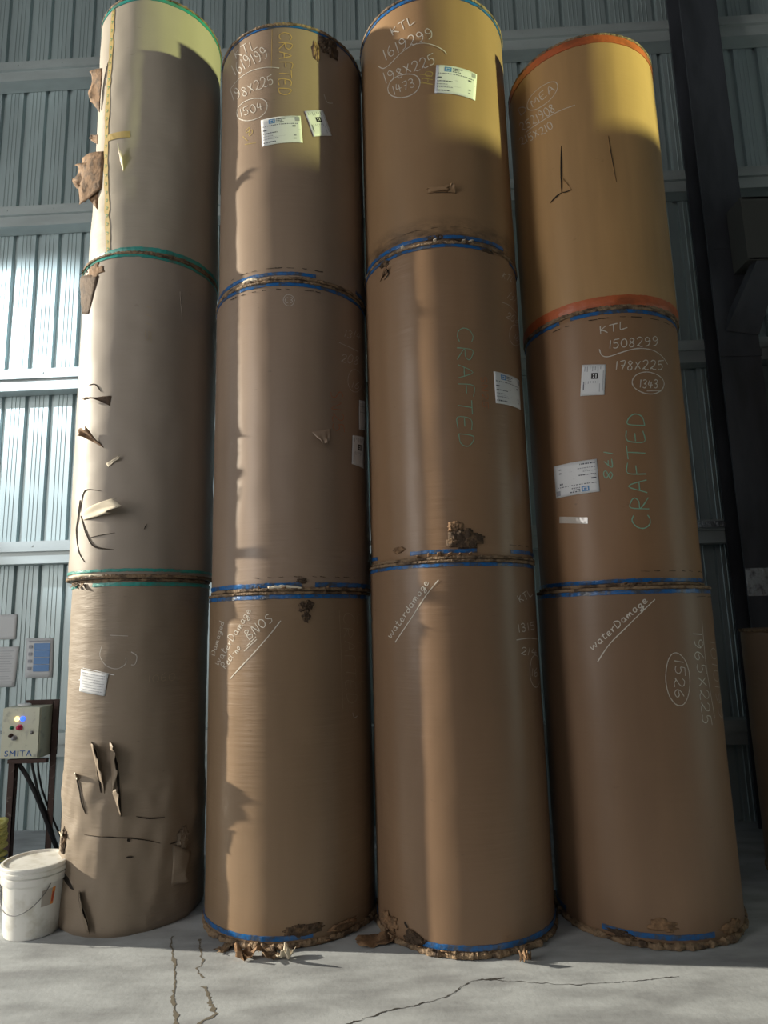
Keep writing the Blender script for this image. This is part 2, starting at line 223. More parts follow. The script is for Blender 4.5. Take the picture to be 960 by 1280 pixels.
 (1, 1): {'chalk':[('d',0.005,[-38.8,1.796,-41.2,1.739]),('d',0.005,[-36.5,1.794,-34.1,1.804,-32.7,1.797,-34.7,1.78,-36.2,1.773,-34.4,1.773,-34.3,1.76,-36.5,1.744,-38.4,1.746]),('d',0.005,[-28.1,1.825,-31.4,1.758]),('d',0.005,[-23.2,1.831,-26.7,1.792,-19.6,1.812]),('d',0.005,[-20.6,1.831,-24.4,1.776]),('d',0.005,[-46.7,1.681,-38.0,1.677,-24.4,1.682]),('d',0.005,[-43.6,1.594,-41.9,1.608,-39.8,1.608,-39.8,1.594,-41.8,1.574,-44.9,1.552,-43.6,1.558,-42.6,1.55,-40.3,1.555]),('d',0.005,[-33.9,1.629,-36.6,1.611,-38.0,1.587,-37.9,1.565,-36.2,1.562,-33.8,1.579,-32.3,1.608,-32.6,1.626,-33.9,1.629]),('d',0.005,[-24.0,1.64,-26.2,1.643,-28.6,1.626,-27.5,1.614,-25.5,1.602,-28.0,1.579,-30.6,1.575,-30.4,1.59,-27.0,1.614,-23.8,1.636,-23.8,1.644]),('d',0.004,[-18.0,1.49,-18.6,1.467,-20.0,1.443,-22.0,1.419,-24.4,1.398,-26.9,1.382,-29.3,1.372,-31.6,1.367,-33.7,1.367,-35.5,1.373,-36.9,1.382,-37.9,1.394,-38.5,1.411,-38.6,1.429,-38.3,1.45,-37.5,1.471,-36.2,1.491,-34.6,1.509,-32.7,1.522,-30.4,1.532,-28.0,1.537,-25.5,1.538,-23.1,1.536,-20.9,1.529,-19.2,1.519,-18.2,1.503,-18.1,1.483]),('d',0.005,[-31.6,1.441,-34.3,1.389]),('d',0.005,[-24.0,1.458,-28.5,1.431,-30.4,1.408,-29.3,1.398,-26.5,1.407,-24.8,1.423,-26.2,1.427,-29.7,1.414]),('r',0.005,[-45.3,1.286,-44.0,1.311,-46.5,1.329,-48.8,1.307,-50.8,1.281,-53.7,1.284,-54.3,1.313]),('r',0.005,[-54.4,1.244,-45.4,1.253,-54.3,1.199,-45.2,1.204]),('r',0.005,[-45.8,1.178,-43.6,1.167,-44.1,1.141,-46.6,1.129,-49.6,1.142,-52.8,1.167,-52.1,1.153,-53.4,1.137,-53.1,1.11]),('r',0.005,[-43.6,1.103,-47.9,1.098,-47.3,1.077,-49.3,1.056,-52.3,1.058,-53.3,1.076,-52.6,1.097]),('r',0.005,[-43.6,1.103,-42.8,1.054]),('d',0.004,[-80.3,1.925,-80.5,1.915,-80.8,1.905,-81.3,1.897,-82.0,1.89,-82.9,1.885,-83.8,1.884,-84.7,1.884,-85.6,1.887,-86.4,1.892,-87.1,1.899,-87.6,1.906,-87.9,1.915,-88.0,1.925,-87.9,1.934,-87.5,1.944,-86.9,1.952,-86.2,1.958,-85.4,1.962,-84.4,1.964,-83.5,1.963,-82.6,1.959,-81.8,1.955,-81.1,1.948,-80.7,1.941,-80.4,1.932,-80.3,1.922]),('d',0.004,[-84.4,1.939,-85.4,1.942,-86.5,1.933,-86.8,1.919,-86.2,1.907,-85.2,1.906,-84.5,1.911]),('d',0.004,[-83.3,1.94,-82.3,1.944,-81.6,1.937,-82.3,1.928,-82.8,1.926,-82.0,1.924,-81.8,1.915,-82.6,1.907,-83.5,1.91])],'label':[('P',[-24.7,1.327,-13.1,1.351,-14.8,1.133,-25.7,1.113]),('B',[-34.4,1.051,-17.2,1.075,-18.9,0.847,-35.9,0.848])],'flap':[([-68.7,1.021,-54.6,1.059],[-63.2,0.929,-59.0,0.95],0.05,'k')]},
 (1, 2): {'chalk':[('w',0.007,[-134.8,1.929,-130.4,1.83]),('w',0.007,[-128.5,1.897,-132.1,1.873,-128.8,1.856,-124.1,1.819]),('w',0.007,[-126.1,1.903,-119.5,1.899]),('w',0.007,[-122.6,1.899,-119.4,1.813]),('w',0.007,[-116.6,1.889,-114.4,1.818,-112.9,1.813,-109.5,1.825]),('w',0.007,[-137.4,1.817,-131.0,1.696]),('w',0.007,[-130.0,1.798,-130.5,1.759,-128.7,1.712,-125.7,1.682,-124.2,1.69,-124.9,1.717,-127.2,1.736,-129.0,1.723]),('w',0.007,[-125.6,1.795,-120.6,1.689]),('w',0.007,[-118.4,1.779,-121.5,1.808,-122.5,1.791,-120.7,1.761,-118.3,1.752,-118.0,1.774,-116.5,1.74,-116.0,1.705,-117.5,1.692]),('w',0.007,[-115.9,1.794,-111.4,1.692]),('w',0.007,[-108.8,1.772,-111.4,1.794,-112.4,1.777,-110.9,1.753,-108.9,1.748,-108.4,1.768,-107.3,1.739,-107.0,1.709,-108.4,1.696]),('w',0.007,[-103.8,1.791,-106.4,1.812,-107.3,1.794,-105.8,1.769,-103.8,1.765,-103.4,1.786,-102.2,1.756,-101.9,1.724,-103.2,1.71]),('w',0.007,[-139.4,1.62,-126.7,1.642,-113.9,1.648,-101.2,1.636,-92.0,1.618]),('w',0.007,[-137.8,1.608,-133.1,1.497]),('w',0.007,[-127.9,1.554,-131.1,1.586,-133.0,1.578,-131.3,1.55,-128.5,1.534,-127.5,1.548,-126.5,1.518,-126.8,1.492,-128.9,1.488]),('w',0.007,[-120.9,1.534,-123.2,1.549,-124.0,1.536,-121.9,1.514,-119.0,1.488,-119.3,1.467,-121.4,1.472,-122.6,1.492,-121.3,1.511,-120.4,1.528,-121.1,1.538]),('w',0.007,[-118.4,1.541,-112.0,1.475]),('w',0.007,[-114.6,1.543,-115.9,1.471]),('w',0.007,[-112.2,1.535,-111.6,1.552,-109.6,1.55,-108.4,1.53,-108.8,1.504,-110.2,1.477,-109.3,1.483,-107.8,1.472,-105.8,1.477]),('w',0.007,[-106.8,1.544,-106.3,1.563,-104.3,1.561,-103.1,1.541,-103.5,1.513,-104.7,1.482,-103.9,1.49,-102.4,1.479,-100.6,1.485]),('w',0.007,[-101.2,1.557,-100.4,1.527,-99.0,1.535,-97.3,1.524,-97.1,1.501,-98.2,1.49,-99.7,1.492]),('w',0.007,[-101.2,1.557,-97.9,1.57]),('w',0.007,[-125.1,1.385,-123.3,1.312]),('w',0.007,[-121.8,1.377,-121.2,1.348,-119.3,1.349,-117.3,1.332,-117.3,1.311,-118.8,1.306,-120.7,1.315]),('w',0.007,[-121.8,1.377,-117.5,1.374]),('w',0.007,[-113.8,1.369,-115.2,1.356,-115.1,1.332,-113.6,1.307,-111.8,1.299,-110.6,1.312,-111.0,1.34,-112.4,1.361,-113.8,1.369]),('w',0.007,[-108.8,1.367,-109.0,1.329,-104.8,1.329]),('w',0.007,[-106.9,1.357,-105.9,1.3]),('w',0.007,[-101.6,1.35,-101.1,1.329,-101.3,1.307,-102.1,1.285,-103.6,1.266,-105.8,1.252,-108.5,1.243,-111.5,1.241,-114.8,1.246,-118.2,1.256,-121.4,1.273,-124.3,1.293,-126.7,1.317,-128.3,1.343,-128.9,1.367,-128.6,1.388,-127.2,1.405,-124.9,1.416,-122.0,1.421,-118.7,1.422,-115.3,1.419,-111.9,1.413,-108.8,1.404,-106.2,1.394,-104.0,1.38,-102.4,1.364,-101.4,1.344]),('o',0.007,[-83.7,1.847,-82.7,1.872,-84.9,1.899,-88.5,1.907,-91.5,1.892,-91.8,1.868,-90.7,1.85]),('o',0.007,[-92.3,1.824,-82.8,1.814,-83.0,1.784,-84.9,1.77,-87.1,1.785,-87.7,1.817,-92.3,1.773]),('o',0.007,[-92.0,1.75,-82.9,1.717,-92.1,1.694]),('o',0.007,[-88.3,1.738,-88.2,1.697]),('o',0.007,[-92.2,1.667,-82.6,1.66,-82.8,1.613]),('o',0.007,[-87.2,1.661,-87.1,1.626]),('o',0.007,[-83.1,1.597,-82.8,1.537]),('o',0.007,[-83.0,1.566,-92.0,1.576]),('o',0.007,[-83.4,1.473,-83.7,1.516,-92.3,1.526,-92.0,1.478]),('o',0.007,[-87.8,1.52,-87.7,1.484]),('o',0.007,[-92.5,1.455,-83.6,1.445,-84.4,1.416,-87.7,1.401,-91.5,1.417,-92.5,1.455]),('o',0.004,[-97.5,1.945,-98.1,1.618]),('y',0.005,[-122.0,1.148,-117.3,1.094]),('y',0.005,[-116.4,1.192,-118.4,1.184,-118.6,1.163,-116.4,1.163,-113.6,1.168,-113.2,1.145,-114.8,1.128,-116.2,1.136,-115.9,1.166,-115.8,1.191,-116.6,1.194]),('y',0.004,[-120.0,1.074,-109.9,1.052]),('w',0.005,[-58.1,1.469,-55.5,1.416,-50.5,1.433])],'label':[('A',[-105.9,1.217,-76.5,1.24,-74.9,1.032,-104.7,1.007]),('B',[-73.5,1.283,-59.3,1.336,-51.8,1.16,-66.9,1.099])]},
 (2, 0): {'chalk':[('w',0.006,[-142.5,1.733,-138.9,1.724,-139.9,1.745,-136.9,1.742,-138.7,1.765]),('w',0.006,[-135.4,1.789,-136.9,1.779,-136.2,1.766,-134.3,1.768,-134.3,1.781,-135.4,1.789,-133.7,1.781,-132.8,1.783]),('w',0.006,[-135.0,1.822,-132.0,1.798,-130.7,1.8,-130.5,1.81]),('w',0.006,[-134.6,1.804,-132.8,1.824]),('w',0.006,[-130.2,1.821,-129.1,1.837,-130.1,1.839,-130.8,1.83,-129.9,1.818,-128.5,1.821,-127.7,1.835]),('w',0.006,[-128.8,1.857,-126.6,1.845,-127.9,1.857,-127.7,1.868,-127.1,1.871]),('w',0.006,[-124.4,1.893,-125.8,1.884,-125.2,1.871,-123.8,1.874,-123.7,1.888,-126.4,1.911,-122.8,1.885]),('w',0.006,[-122.2,1.926,-123.5,1.916,-122.8,1.902,-121.2,1.903,-121.2,1.917,-122.2,1.926,-120.7,1.916,-119.9,1.918]),('w',0.006,[-121.3,1.94,-119.3,1.928,-120.6,1.944,-120.3,1.951,-118.4,1.939,-119.6,1.956,-119.2,1.962,-117.6,1.952,-117.0,1.957]),('w',0.006,[-116.2,1.992,-117.3,1.982,-116.8,1.969,-115.4,1.971,-115.4,1.984,-116.2,1.992,-114.9,1.983,-114.2,1.985]),('w',0.006,[-113.9,2.022,-115.0,2.012,-114.6,2.0,-113.3,2.001,-113.2,2.015,-113.9,2.022,-111.6,2.0,-111.9,1.987,-112.9,1.987,-112.2,2.015]),('w',0.006,[-112.1,2.03,-111.3,2.046,-112.1,2.048,-112.7,2.039,-111.9,2.027,-110.7,2.029,-110.1,2.043]),('w',0.007,[-135.9,1.694,-123.8,1.821,-112.2,1.965,-103.6,2.057]),('d',0.007,[-49.5,1.955,-46.3,1.914]),('d',0.007,[-46.2,1.959,-47.7,1.933,-45.8,1.934,-42.5,1.927]),('d',0.007,[-44.5,1.965,-39.8,1.983]),('d',0.007,[-42.2,1.974,-38.3,1.933]),('d',0.007,[-37.6,1.988,-34.0,1.953,-31.9,1.953,-27.0,1.968]),('d',0.007,[-49.8,1.783,-49.2,1.735]),('d',0.007,[-47.2,1.782,-45.1,1.788,-43.1,1.781,-44.2,1.768,-45.5,1.764,-43.4,1.762,-42.4,1.751,-44.1,1.739,-46.4,1.742]),('d',0.007,[-39.2,1.79,-38.5,1.742]),('d',0.007,[-35.0,1.79,-34.7,1.772,-31.7,1.776,-28.3,1.769,-28.9,1.754,-32.0,1.748,-34.9,1.75]),('d',0.007,[-35.0,1.79,-27.2,1.797]),('d',0.007,[-52.6,1.691,-40.5,1.697,-21.8,1.686]),('d',0.007,[-47.8,1.637,-45.9,1.644,-43.5,1.64,-43.2,1.629,-45.5,1.618,-49.0,1.609,-47.5,1.61,-46.3,1.602,-43.4,1.6]),('d',0.007,[-38.2,1.64,-41.1,1.596]),('d',0.007,[-31.6,1.632,-35.6,1.612,-25.5,1.603]),('d',0.007,[-27.9,1.623,-32.0,1.59]),('d',0.007,[-12.7,1.481,-12.6,1.456,-17.4,1.436,-22.4,1.419,-26.1,1.407,-29.3,1.399,-32.0,1.398,-34.3,1.402,-36.3,1.411,-37.8,1.424,-39.0,1.44,-39.7,1.459,-40.0,1.48,-39.9,1.503,-39.3,1.526,-38.2,1.548,-36.8,1.567,-34.9,1.581,-32.6,1.589,-30.0,1.591,-27.0,1.586,-23.4,1.576,-19.0,1.561,-12.6,1.54,-12.7,1.52,-12.7,1.498,-12.7,1.474]),('d',0.007,[-35.5,1.516,-37.3,1.469]),('d',0.007,[-27.6,1.511,-32.0,1.496,-33.6,1.477,-32.2,1.463,-29.2,1.465,-27.5,1.476,-29.4,1.486,-33.0,1.482])],'slit':[([-135.0,0.131,-132.0,0.105],0.02)]},
 (2, 1): {'chalk':[('g',0.006,[-75.9,1.384,-74.7,1.423,-77.2,1.464,-81.5,1.474,-84.9,1.448,-85.3,1.41,-84.2,1.383]),('g',0.006,[-86.1,1.341,-75.8,1.331,-76.2,1.286,-78.4,1.263,-80.7,1.287,-81.2,1.335,-86.3,1.263]),('g',0.006,[-85.9,1.228,-75.9,1.181,-86.2,1.141]),('g',0.006,[-81.9,1.213,-82.0,1.15]),('g',0.006,[-86.3,1.101,-75.9,1.093,-76.4,1.021]),('g',0.006,[-81.0,1.094,-81.0,1.041]),('g',0.006,[-77.8,0.997,-77.7,0.905]),('g',0.006,[-77.8,0.949,-87.3,0.961]),('g',0.006,[-78.8,0.806,-78.9,0.872,-87.9,0.885,-87.8,0.811]),('g',0.006,[-83.3,0.878,-83.3,0.824]),('g',0.006,[-87.5,0.777,-77.9,0.764,-78.9,0.721,-82.5,0.697,-86.6,0.719,-87.5,0.777]),('d',0.005,[-42.9,1.942,-46.8,1.89]),('d',0.005,[-40.3,1.94,-45.0,1.913,-43.8,1.91,-43.0,1.895]),('d',0.005,[-37.8,1.949,-31.2,1.969]),('d',0.005,[-34.7,1.958,-39.6,1.899]),('d',0.005,[-27.7,1.982,-34.4,1.916,-33.3,1.915,-27.6,1.937]),('d',0.005,[-33.3,1.836,-41.0,1.769]),('d',0.005,[-30.9,1.834,-26.9,1.847,-26.3,1.838,-30.8,1.814,-32.9,1.807,-31.3,1.805,-32.7,1.788,-36.2,1.772,-37.5,1.778]),('d',0.005,[-12.7,1.895,-30.7,1.78]),('d',0.005,[-12.8,1.876,-20.6,1.827,-12.8,1.845]),('d',0.005,[-12.9,1.864,-22.0,1.797]),('d',0.005,[-47.8,1.711,-39.8,1.72,-30.6,1.715,-18.1,1.726]),('d',0.005,[-40.9,1.656,-38.7,1.668,-36.6,1.668,-37.3,1.654,-40.3,1.636,-44.1,1.619,-42.7,1.623,-42.2,1.615,-39.8,1.618]),('d',0.005,[-29.0,1.688,-33.4,1.667,-36.4,1.642,-37.5,1.621,-36.1,1.618,-32.7,1.634,-28.9,1.665,-27.6,1.685,-29.0,1.688]),('d',0.005,[-12.7,1.725,-12.7,1.736,-22.0,1.692,-21.6,1.682,-19.3,1.675,-26.0,1.641,-29.4,1.634,-28.0,1.649,-20.6,1.683,-12.7,1.721,-12.8,1.726]),('d',0.005,[-12.9,1.603,-12.8,1.584,-12.8,1.566,-12.7,1.551,-21.4,1.504,-26.5,1.477,-30.4,1.461,-33.5,1.452,-36.1,1.449,-38.2,1.451,-39.7,1.458,-40.7,1.469,-41.3,1.484,-41.2,1.502,-40.7,1.521,-39.6,1.542,-38.0,1.563,-35.9,1.582,-33.2,1.598,-30.0,1.613,-26.0,1.625,-20.6,1.641,-12.7,1.664,-12.8,1.65,-12.8,1.634,-12.9,1.616,-12.9,1.597]),('d',0.005,[-29.5,1.547,-34.4,1.493]),('d',0.005,[-16.1,1.589,-26.7,1.537,-30.0,1.511,-29.2,1.503,-25.4,1.517,-21.9,1.539,-23.8,1.539,-28.9,1.518]),('r',0.004,[-66.4,1.125,-65.9,1.142,-67.0,1.157,-68.0,1.144,-68.8,1.126,-70.2,1.131,-70.5,1.153]),('r',0.004,[-70.3,1.102,-65.3,1.103,-70.2,1.069,-65.2,1.067]),('r',0.004,[-66.6,1.046,-65.6,1.036,-65.8,1.018,-67.0,1.012,-68.4,1.023,-70.0,1.044,-69.7,1.033,-70.3,1.022,-70.2,1.002]),('r',0.004,[-66.0,0.989,-67.8,0.989,-67.6,0.973,-68.4,0.959,-69.8,0.963,-70.2,0.977,-69.9,0.992]),('r',0.004,[-66.0,0.989,-65.7,0.952])],'label':[('A',[-60.2,1.206,-29.6,1.216,-30.1,1.007,-59.7,0.994])],'flap':[([-142.9,1.923,-138.3,1.956],[-135.0,1.96,-132.5,1.991],0.03,'b')],'slit':[([-136.4,1.995,-133.5,1.943,-138.4,1.916],0.012)]},
 (2, 2): {'chalk':[('w',0.007,[-126.4,1.758,-124.0,1.684]),('w',0.007,[-121.8,1.745,-124.9,1.717,-122.5,1.709,-119.0,1.686]),('w',0.007,[-119.8,1.753,-114.3,1.763]),('w',0.007,[-116.9,1.757,-115.0,1.69]),('w',0.007,[-112.2,1.766,-110.6,1.704,-109.2,1.702,-106.0,1.719]),('w',0.007,[-133.6,1.623,-130.6,1.52]),('w',0.007,[-127.1,1.623,-128.9,1.591,-128.4,1.553,-126.1,1.527,-124.1,1.534,-124.1,1.556,-126.0,1.573,-128.3,1.562]),('w',0.007,[-122.3,1.618,-119.8,1.522]),('w',0.007,[-114.8,1.6,-117.3,1.623,-119.0,1.608,-117.9,1.584,-115.5,1.578,-114.5,1.595,-113.9,1.567,-114.4,1.538,-116.4,1.527]),('w',0.007,[-112.2,1.601,-111.3,1.619,-109.0,1.617,-107.8,1.597,-108.5,1.569,-110.4,1.539,-109.2,1.546,-107.6,1.536,-105.3,1.541]),('w',0.007,[-101.6,1.61,-103.9,1.627,-105.5,1.612,-104.6,1.592,-102.4,1.589,-101.3,1.607,-100.8,1.582,-101.4,1.556,-103.4,1.544]),('w',0.007,[-95.2,1.625,-97.5,1.642,-99.1,1.625,-98.1,1.604,-95.9,1.602,-94.9,1.621,-94.3,1.596,-94.9,1.567,-96.8,1.553]),('w',0.007,[-139.1,1.526,-133.9,1.473,-127.0,1.471,-117.2,1.512,-108.3,1.534,-100.0,1.529,-92.0,1.496,-86.1,1.456,-84.3,1.428]),('w',0.007,[-134.2,1.441,-131.4,1.338]),('w',0.007,[-125.6,1.394,-128.2,1.42,-130.0,1.412,-129.0,1.388,-126.5,1.376,-125.3,1.389,-124.7,1.362,-125.5,1.338,-127.7,1.334]),('w',0.007,[-119.1,1.386,-121.3,1.4,-122.2,1.386,-120.3,1.364,-117.7,1.34,-118.3,1.318,-120.4,1.322,-121.3,1.342,-119.8,1.362,-118.7,1.38,-119.2,1.39]),('w',0.007,[-116.6,1.399,-110.6,1.332]),('w',0.007,[-112.6,1.403,-114.7,1.326]),('w',0.007,[-109.9,1.387,-109.1,1.404,-106.9,1.403,-105.9,1.383,-106.6,1.356,-108.4,1.327,-107.4,1.334,-105.8,1.324,-103.7,1.329]),('w',0.007,[-103.9,1.394,-103.1,1.413,-101.0,1.413,-99.9,1.394,-100.7,1.366,-102.4,1.335,-101.4,1.343,-99.9,1.334,-97.8,1.341]),('w',0.007,[-98.0,1.424,-97.3,1.39,-95.7,1.4,-93.9,1.388,-93.7,1.362,-95.1,1.349,-96.8,1.35]),('w',0.007,[-98.0,1.424,-94.1,1.441]),('w',0.007,[-125.9,1.283,-124.0,1.205]),('w',0.007,[-122.6,1.283,-122.6,1.243,-118.6,1.237]),('w',0.007,[-120.7,1.27,-119.5,1.207]),('w',0.007,[-118.1,1.27,-114.7,1.272,-115.1,1.206]),('w',0.007,[-116.6,1.241,-114.3,1.242]),('w',0.007,[-113.1,1.272,-111.6,1.279,-109.9,1.267,-110.4,1.249,-111.3,1.243,-109.7,1.24,-108.7,1.222,-109.7,1.206,-111.5,1.212]),('w',0.007,[-104.6,1.252,-104.3,1.23,-104.6,1.207,-105.7,1.185,-107.3,1.167,-109.5,1.155,-112.2,1.149,-115.2,1.15,-118.4,1.158,-121.5,1.171,-124.3,1.19,-126.8,1.212,-128.7,1.237,-129.9,1.262,-130.2,1.287,-129.7,1.308,-128.3,1.325,-126.1,1.335,-123.4,1.34,-120.4,1.339,-117.2,1.334,-114.1,1.326,-111.2,1.315,-108.7,1.302,-106.7,1.286,-105.3,1.267,-104.5,1.246]),('y',0.005,[-104.5,1.293,-95.4,1.258]),('y',0.005,[-103.4,1.259,-95.0,1.232]),('y',0.005,[-104.1,1.223,-95.1,1.195]),('y',0.005,[-94.8,1.276,-94.9,1.272,-95.2,1.267,-95.6,1.264,-96.1,1.261,-96.7,1.26,-97.4,1.26,-98.1,1.262,-98.7,1.264,-99.3,1.268,-99.8,1.272,-100.2,1.276,-100.4,1.281,-100.4,1.285,-100.3,1.29,-100.0,1.293,-99.6,1.297,-99.1,1.299,-98.4,1.299,-97.7,1.299,-97.1,1.297,-96.4,1.295,-95.8,1.292,-95.3,1.288,-95.0,1.284,-94.8,1.279,-94.8,1.275]),('y',0.005,[-98.4,1.231,-98.5,1.226,-98.7,1.222,-99.0,1.219,-99.4,1.216,-99.9,1.215,-100.5,1.215,-101.0,1.217,-101.6,1.219,-102.0,1.223,-102.4,1.227,-102.7,1.231,-102.9,1.235,-102.9,1.24,-102.8,1.244,-102.6,1.248,-102.2,1.251,-101.8,1.253,-101.3,1.254,-100.7,1.254,-100.2,1.252,-99.7,1.249,-99.2,1.246,-98.8,1.242,-98.5,1.238,-98.4,1.234,-98.4,1.229])],'label':[('A',[-92.1,1.342,-61.1,1.323,-63.9,1.104,-94.2,1.126])],'flap':[([-101.4,0.42,-101.6,0.385],[-87.7,0.42,-86.8,0.373],0.012,'k'),([-87.9,0.373,-82.3,0.369],[-86.0,0.42,-83.2,0.41],0.03,'k')],'slit':[([-102.6,0.41,-86.0,0.415],0.005),([-102.7,0.375,-81.7,0.369],0.005)]},
 (3, 0): {'chalk':[('w',0.007,[-130.7,1.638,-128.5,1.621,-128.5,1.646,-126.4,1.637,-127.1,1.666]),('w',0.007,[-123.7,1.683,-125.1,1.675,-125.0,1.66,-123.6,1.658,-123.1,1.672,-123.7,1.683,-122.7,1.67,-122.0,1.671]),('w',0.007,[-122.4,1.717,-121.0,1.687,-120.0,1.688,-119.5,1.696]),('w',0.007,[-122.7,1.698,-120.7,1.715]),('w',0.007,[-118.8,1.708,-117.5,1.722,-118.3,1.727,-119.1,1.718,-118.8,1.705,-117.5,1.704,-116.5,1.718]),('w',0.007,[-116.7,1.743,-115.2,1.725,-115.9,1.741,-115.5,1.752,-114.8,1.754]),('w',0.007,[-112.7,1.744,-114.7,1.779,-113.0,1.788,-111.3,1.783,-111.0,1.763,-112.7,1.744]),('w',0.007,[-108.4,1.807,-109.7,1.799,-109.6,1.784,-108.3,1.782,-107.8,1.796,-108.4,1.807,-107.4,1.794,-106.7,1.794]),('w',0.007,[-107.0,1.818,-105.8,1.802,-106.3,1.821,-105.9,1.827,-104.6,1.812,-105.1,1.831,-104.5,1.837,-103.4,1.824,-102.8,1.827]),('w',0.007,[-101.2,1.865,-102.5,1.857,-102.4,1.842,-101.0,1.839,-100.6,1.853,-101.2,1.865,-100.1,1.851,-99.4,1.851]),('w',0.007,[-97.8,1.886,-99.1,1.878,-99.1,1.865,-97.8,1.864,-97.3,1.877,-97.8,1.886,-96.2,1.858,-97.0,1.845,-97.9,1.847,-96.3,1.875]),('w',0.007,[-96.0,1.893,-94.6,1.907,-95.3,1.911,-96.2,1.903,-95.9,1.889,-94.7,1.889,-93.6,1.902]),('w',0.007,[-126.5,1.548,-118.4,1.651,-107.7,1.748,-97.0,1.843,-88.8,1.91]),('w',0.006,[-96.0,1.875,-97.3,1.837,-98.6,1.852]),('w',0.006,[-73.9,1.538,-80.1,1.549]),('w',0.006,[-73.4,1.506,-76.3,1.511,-76.2,1.491,-77.8,1.476,-79.8,1.484,-80.2,1.503,-79.5,1.52]),('w',0.006,[-73.4,1.506,-73.6,1.46]),('w',0.006,[-75.9,1.445,-74.6,1.43,-75.3,1.407,-77.1,1.403,-79.0,1.421,-80.8,1.451,-80.5,1.437,-81.7,1.424,-81.8,1.4]),('w',0.006,[-76.0,1.345,-77.9,1.373,-80.2,1.384,-81.9,1.371,-81.6,1.351,-80.3,1.342,-79.2,1.354,-79.7,1.379]),('w',0.006,[-70.4,1.443,-70.9,1.406,-72.0,1.37,-73.4,1.339,-75.1,1.315,-77.1,1.299,-79.0,1.294,-81.0,1.297,-82.8,1.308,-84.3,1.327,-85.6,1.35,-86.4,1.379,-86.9,1.412,-86.9,1.447,-86.4,1.485,-85.5,1.52,-84.3,1.551,-82.7,1.575,-80.9,1.59,-78.9,1.595,-76.9,1.59,-75.0,1.577,-73.2,1.558,-71.8,1.533,-70.9,1.503,-70.4,1.469,-70.5,1.432]),('w',0.006,[-55.1,1.694,-64.1,1.701]),('w',0.006,[-57.4,1.619,-55.1,1.638,-56.5,1.661,-58.8,1.658,-59.5,1.635,-57.9,1.617,-60.5,1.621,-62.9,1.637,-63.7,1.662]),('w',0.006,[-55.5,1.553,-58.8,1.583,-62.2,1.593,-64.2,1.578,-63.6,1.556,-61.6,1.547,-60.3,1.561,-61.4,1.589]),('w',0.006,[-55.2,1.509,-59.0,1.514,-58.5,1.491,-60.3,1.475,-62.8,1.482,-63.6,1.502,-62.9,1.522]),('w',0.006,[-55.2,1.509,-54.7,1.459]),('w',0.006,[-56.7,1.441,-63.3,1.396]),('w',0.006,[-56.2,1.394,-63.7,1.446]),('w',0.006,[-56.7,1.368,-54.8,1.352,-55.3,1.327,-57.6,1.322,-60.3,1.341,-62.9,1.373,-62.3,1.358,-63.5,1.344,-63.4,1.317]),('w',0.006,[-57.1,1.295,-55.2,1.279,-55.7,1.254,-57.9,1.25,-60.4,1.269,-62.9,1.3,-62.4,1.285,-63.5,1.271,-63.3,1.245]),('w',0.006,[-54.9,1.216,-58.8,1.222,-58.3,1.2,-60.1,1.184,-62.7,1.192,-63.5,1.212,-62.9,1.231]),('w',0.006,[-54.9,1.216,-54.3,1.166]),('w',0.005,[-53.8,1.776,-54.1,1.486,-50.4,1.2]),('d',0.005,[-33.0,1.634,-46.2,1.647]),('d',0.005,[-30.4,1.567,-36.0,1.596,-41.2,1.607,-45.0,1.598,-45.8,1.574,-43.7,1.55,-38.8,1.541,-33.3,1.551,-30.4,1.567]),('d',0.005,[-34.2,1.499,-46.2,1.514]),('d',0.005,[-25.8,1.428,-34.3,1.461,-40.4,1.473,-44.5,1.465,-45.5,1.441,-43.2,1.417,-37.7,1.407,-30.7,1.414,-25.8,1.428]),('d',0.005,[-30.0,1.361,-45.3,1.382]),('d',0.005,[-35.5,1.279,-28.1,1.294,-34.0,1.326,-38.4,1.326,-39.3,1.301,-36.4,1.277,-40.8,1.285,-44.2,1.306,-45.3,1.336]),('d',0.005,[-33.0,1.19,-25.9,1.204,-30.7,1.236,-36.6,1.238,-37.6,1.213,-34.2,1.189,-39.3,1.198,-42.9,1.22,-44.1,1.25])]},
